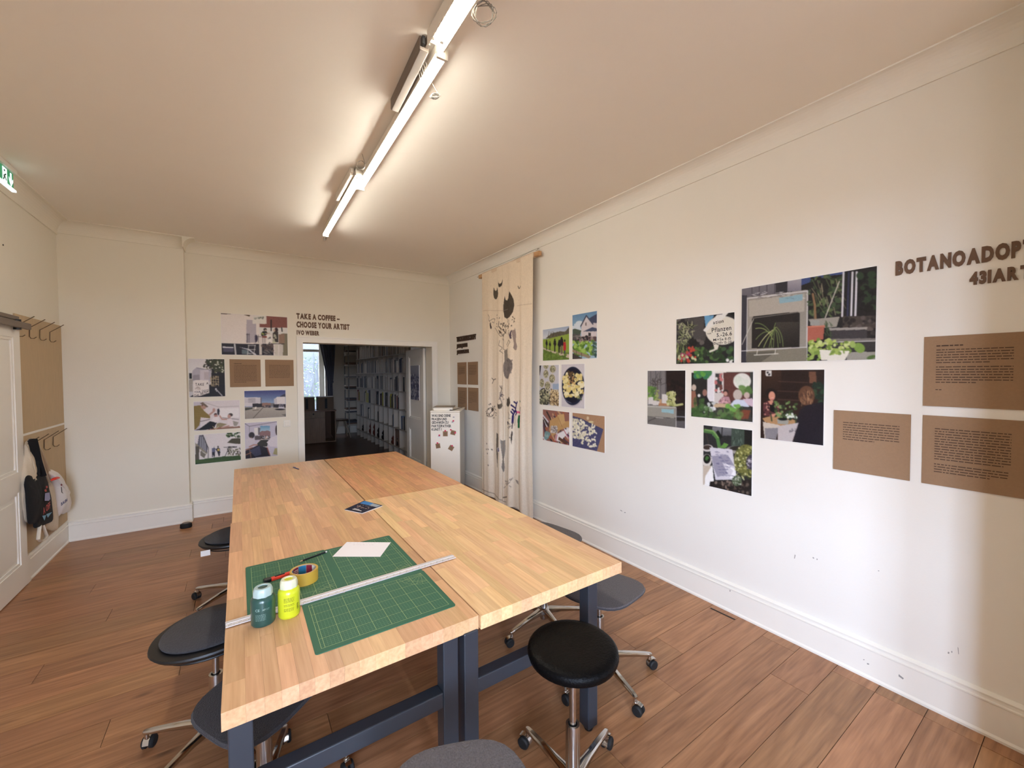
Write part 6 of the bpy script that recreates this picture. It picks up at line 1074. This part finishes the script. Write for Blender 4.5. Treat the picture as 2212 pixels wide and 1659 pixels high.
# open end unit of the shelving with stacked books
es = thing('end_shelf', 'dark open shelf rack at the far end of the white cubby bookshelf', 'shelf', (2.80, 12.05, 0))
for y, x in ((11.83, 2.52), (12.32, 2.52), (11.83, 3.0), (12.32, 3.0)): obj('upright', MB().box((x-.012, y-.012, 0), (x+.012, y+.012, 2.85)), mat('shelf upright', (120, 116, 110), .5), es)
ez = [.30, .62, .95, 1.28, 1.60, 1.93, 2.22, 2.5]
for z in ez: obj('shelf', MB().box((2.50, 11.81, z-.01), (3.03, 12.34, z+.01)), SW, es)
for i, z in enumerate(ez):
    n = random.choice([3, 4, 5]); zc_ = z+.011
    for k in range(n):
        key = random.choice(['black', 'brown', 'white', 'dark grey']); hh = random.choice([.02, .03, .04]); o = obj('book', MB().box((2.46+random.uniform(0, .04), 11.86+random.uniform(0, .05), zc_), (2.76, 12.14+random.uniform(0, .04), zc_+hh)), BM[key]); tag(o, f'{key} book {ORD[k]} in its flat stack, {ORD[i]} shelf of the end rack', 'book', f'{key} books stacked flat on the end rack'); zc_ += hh+.001
# cabinets by the window
CB = wood('cabinet plywood', (150, 124, 100), (120, 96, 76), 2, .5, .05, 50); CD = mat('cabinet interior', (92, 64, 46), .7)
ky = 10.92
kc = thing('sideboard', 'wooden cabinet with drawer and open right-hand end, under the far window', 'cabinet', (1.35, ky+.3, 0))
obj('carcass', MB().box((.70, ky+.022, .01), (1.765, ky+.62, .78)), CB, kc); obj('door', MB().box((.705, ky, .02), (1.758, ky+.02, .625)), CB, kc, bevel=.002); dr = obj('drawer', MB().box((.705, ky, .632), (1.758, ky+.02, .775)), CB, kc, bevel=.002)
obj('finger_hole', MB().ring([[(1.50+.02*math.cos(t_), y_, .725+.02*math.sin(t_)) for t_ in [2*math.pi*j/16 for j in range(16)]] for y_ in (ky-.001, ky+.002)]), BLK, dr)
obj('top', MB().box((.68, ky-.01, .780), (2.02, ky+.64, .805)), mat('cabinet top', (120, 84, 62), .4), kc)
obj('side_panel', MB().box((1.985, ky-.0, .01), (2.005, ky+.62, .78)), CB, kc); obj('base_board', MB().box((1.765, ky, .01), (1.985, ky+.62, .035)), CB, kc); obj('inner_back', MB().box((1.765, ky+.55, .035), (1.985, ky+.57, .78)), CD, kc)
obj('brace', MB().prism([(1.768, ky+.3, .42), (1.985, ky+.3, .10), (1.985, ky+.3, .05), (1.768, ky+.3, .36)], (0, .02, 0)), CD, kc)
for x0, x1, lab in ((1.305, 1.535, 'left dark wooden file box on the cabinet'), (1.615, 1.965, 'right wider dark wooden file box on the cabinet')):
    q = thing('file_box', lab, 'box', ((x0+x1)/2, ky+.2, .805)); obj('shell', MB().box((x0, ky+.02, .8055), (x1, ky+.34, 1.135)), mat('dark plywood', (112, 86, 62), .6), q)
    xm = x0+(x1-x0)*(.25 if x0 < 1.5 else .5); obj('slot', MB().box((xm-.028, ky+.016, .85), (xm+.028, ky+.021, 1.10)), BLK, q); obj('paper_top', MB().box((x0+.004, ky+.03, 1.135), (x1-.004, ky+.33, 1.142)), WHT, q)
wt = thing('wooden_stool', 'small wooden stool with splayed legs beside the cabinet beyond the passage', 'stool', (2.26, 11.6, 0))
obj('seat', MB().lathe([(0, .455), (.17, .455), (.185, .475), (.17, .49), (0, .48)], (2.26, 11.6, 0), 24), mat('stool seat', (84, 62, 48), .5), wt, smooth=True)
for dx, dy in ((-1, -1), (1, -1), (1, 1), (-1, 1)): obj('leg', MB().tube([(2.26+dx*.09, 11.6+dy*.09, .462), (2.26+dx*.20, 11.6+dy*.19, .0)], [.020, .014], 8), mat('stool leg', (150, 136, 120), .5), wt, smooth=True)
# curtain gathered at the window
CU_ = mat('grey curtain cloth', (96, 98, 112), .9); lo = []
for k in range(25):
    z = 1.10+(2.66-1.10)*k/24; tt = (z-1.45)/(2.6-1.45); tt = max(0, min(1.1, tt)); xa = 2.055-(.205)*tt**1.1; xb = 2.175+.09*tt**.7; row = []
    if z < 1.45: xa, xb = 2.05, 2.17
    for i in range(37):
        u = i/36; row.append(V((xa+(xb-xa)*u, 12.22+.03*math.sin(u*30)*(.5+.5*tt)+.02*math.sin(u*11+k*.12), z)))
    lo.append(row)
ct_ = thing('curtain', 'grey curtain tied back at the right of the far window', 'curtain', (2.1, 12.22, 1.10)); o = obj('cloth', MB().ring(lo, closed=False), CU_, ct_, smooth=2); md = o.modifiers.new('thickness', 'SOLIDIFY'); md.thickness = .004
obj('tie', MB().tube([(2.04, 12.18, 1.46), (2.10, 12.16, 1.44), (2.19, 12.2, 1.47), (2.2, 12.26, 1.5)], .012, 6), CU_, ct_); obj('rail', MB().tube([(1.15, 12.25, 2.68), (2.35, 12.25, 2.68)], .012, 8), CHROMED, ct_); [obj('rail_bracket', MB().box((xq-.01, 12.24, 2.67), (xq+.01, 12.4, 2.69)), CHROMED, ct_) for xq in (1.2, 2.3)]
# poster on the folded door leaf
LX = 2.5145
ps = thing('door_poster', 'narrow blue-grey picture poster on the open white door leaf', 'poster', (LX+.005, 6.74, 1.25))
cc = Cv([(0, 0), (100, 0), (100, 150), (0, 150)], .40, .59, (150, 150, 166), 200); cc.grad((160, 160, 172), (120, 120, 142), 0, 0, 100, 60); cc.blobs([(80, 80, 110), (110, 112, 140), (60, 60, 86), (180, 180, 190)], 180, 0, 40, 100, 150, 2, 8); cc.grain(6)
obj('sheet', MB().box((LX, 6.542, 1.250), (LX+.012, 6.948, 1.842)), WHT, ps); uu = np.linspace(0, 1, cc.nx+1)[None, :]; vv = np.linspace(0, 1, cc.ny+1)[:, None]; P = np.zeros((cc.ny+1, cc.nx+1, 3)); P[..., 0] = LX-.0006; P[..., 1] = 6.946-.402*uu+0*vv; P[..., 2] = 1.840-.588*vv+0*uu
colour_grid('picture', P, cc.nx, cc.ny, cc.A, PRINT, ps, (LX+.005, 6.74, 1.25))
# a climbing plant on the facade outside
vm = MB(); rv = random.Random(4)
for i in range(14):
    x = rv.uniform(.8, 2.8); P = [V((x, 16.44, 0.0))]
    for k in range(7): P.append(P[-1]+V((rv.uniform(-.12, .12), 0, rv.uniform(.2, .42))))
    vm.tube(P, .012, 4)
vn = obj('climbing_plant', vm, mat('vine', (60, 62, 48), .8)); tag(vn, 'climbing plant on the white brick facade outside the far window', 'plant'); vl = MB()
for i in range(500):
    c_ = V((rv.uniform(.6, 3.0), 16.40, rv.uniform(.2, 2.2)**1.1)); r_ = rv.uniform(.02, .05); a_ = rv.uniform(0, 3); vl.add([c_+V((r_*math.cos(a_), 0, r_*math.sin(a_))), c_+V((-r_*.4*math.sin(a_), -.02, r_*.4*math.cos(a_))), c_-V((r_*math.cos(a_), 0, r_*math.sin(a_))), c_+V((r_*.4*math.sin(a_), .02, -r_*.4*math.cos(a_)))], [(0, 1, 2, 3)])
obj('foliage', vl, mat('leaf', (84, 110, 62), .6), vn)['kind'] = 'stuff'
# ---------------------------------------------------------------- wear: scuffs on the picture wall and a dark filled floor joint
SCM = mat('scuff', (158, 154, 150), .8); wr_ = bpy.data.objects['wall_right']; br_ = bpy.data.objects['baseboard_right']
for (x, y, w, h, a, par, X) in ((1342, 1103, 5, 1.6, .5, wr_, XR), (1350, 1107, 3, 2, 0, wr_, XR), (1717, 1202, 2, 9, .2, wr_, XR), (1757, 1205, 4, 2.5, .6, wr_, XR), (1765, 1208, 2.5, 3, .3, wr_, XR), (1898, 1233, 3, 2, 0, wr_, XR), (2049, 1410, 4, 4, .5, wr_, XR), (2056, 1408, 2.5, 4, 0, wr_, XR), (2070, 1405, 1.5, 16, -.1, wr_, XR), (1875, 1434, 5, 3, .2, br_, XR-.0185), (1946, 1462, 14, 4, .62, br_, XR-.0185), (1866, 1425, 3, 2, 0, br_, XR-.0185), (1577, 1276, 2, 4, .1, br_, XR-.0185)):
    c, s = math.cos(a), math.sin(a); P = [onx(x+(u*w*c-v*h*s)/2, y+(u*w*s+v*h*c)/2, X-.0006) for u, v in ((-1, -1), (1, -.6), (1, 1), (-.7, 1))]
    struct('scuff_mark', MB().prism(P, (-.0003, 0, 0)), SCM, par)
FLR = bpy.data.objects['floor']; a, b = onz(1536, 1313, .0006), onz(1589, 1338, .0006)
struct('dark_joint', MB().prism([a, b, b+V((-.012, .0, 0)), a+V((-.012, 0, 0))], (0, 0, .0008)), BLK, FLR)
struct('nail_head', MB().tube([(XL, onx(6, 529, XL).y, onx(6, 529, XL).z), (XL+.004, onx(6, 529, XL).y, onx(6, 529, XL).z)], .006, 8), BLK, bpy.data.objects['wall_left'])
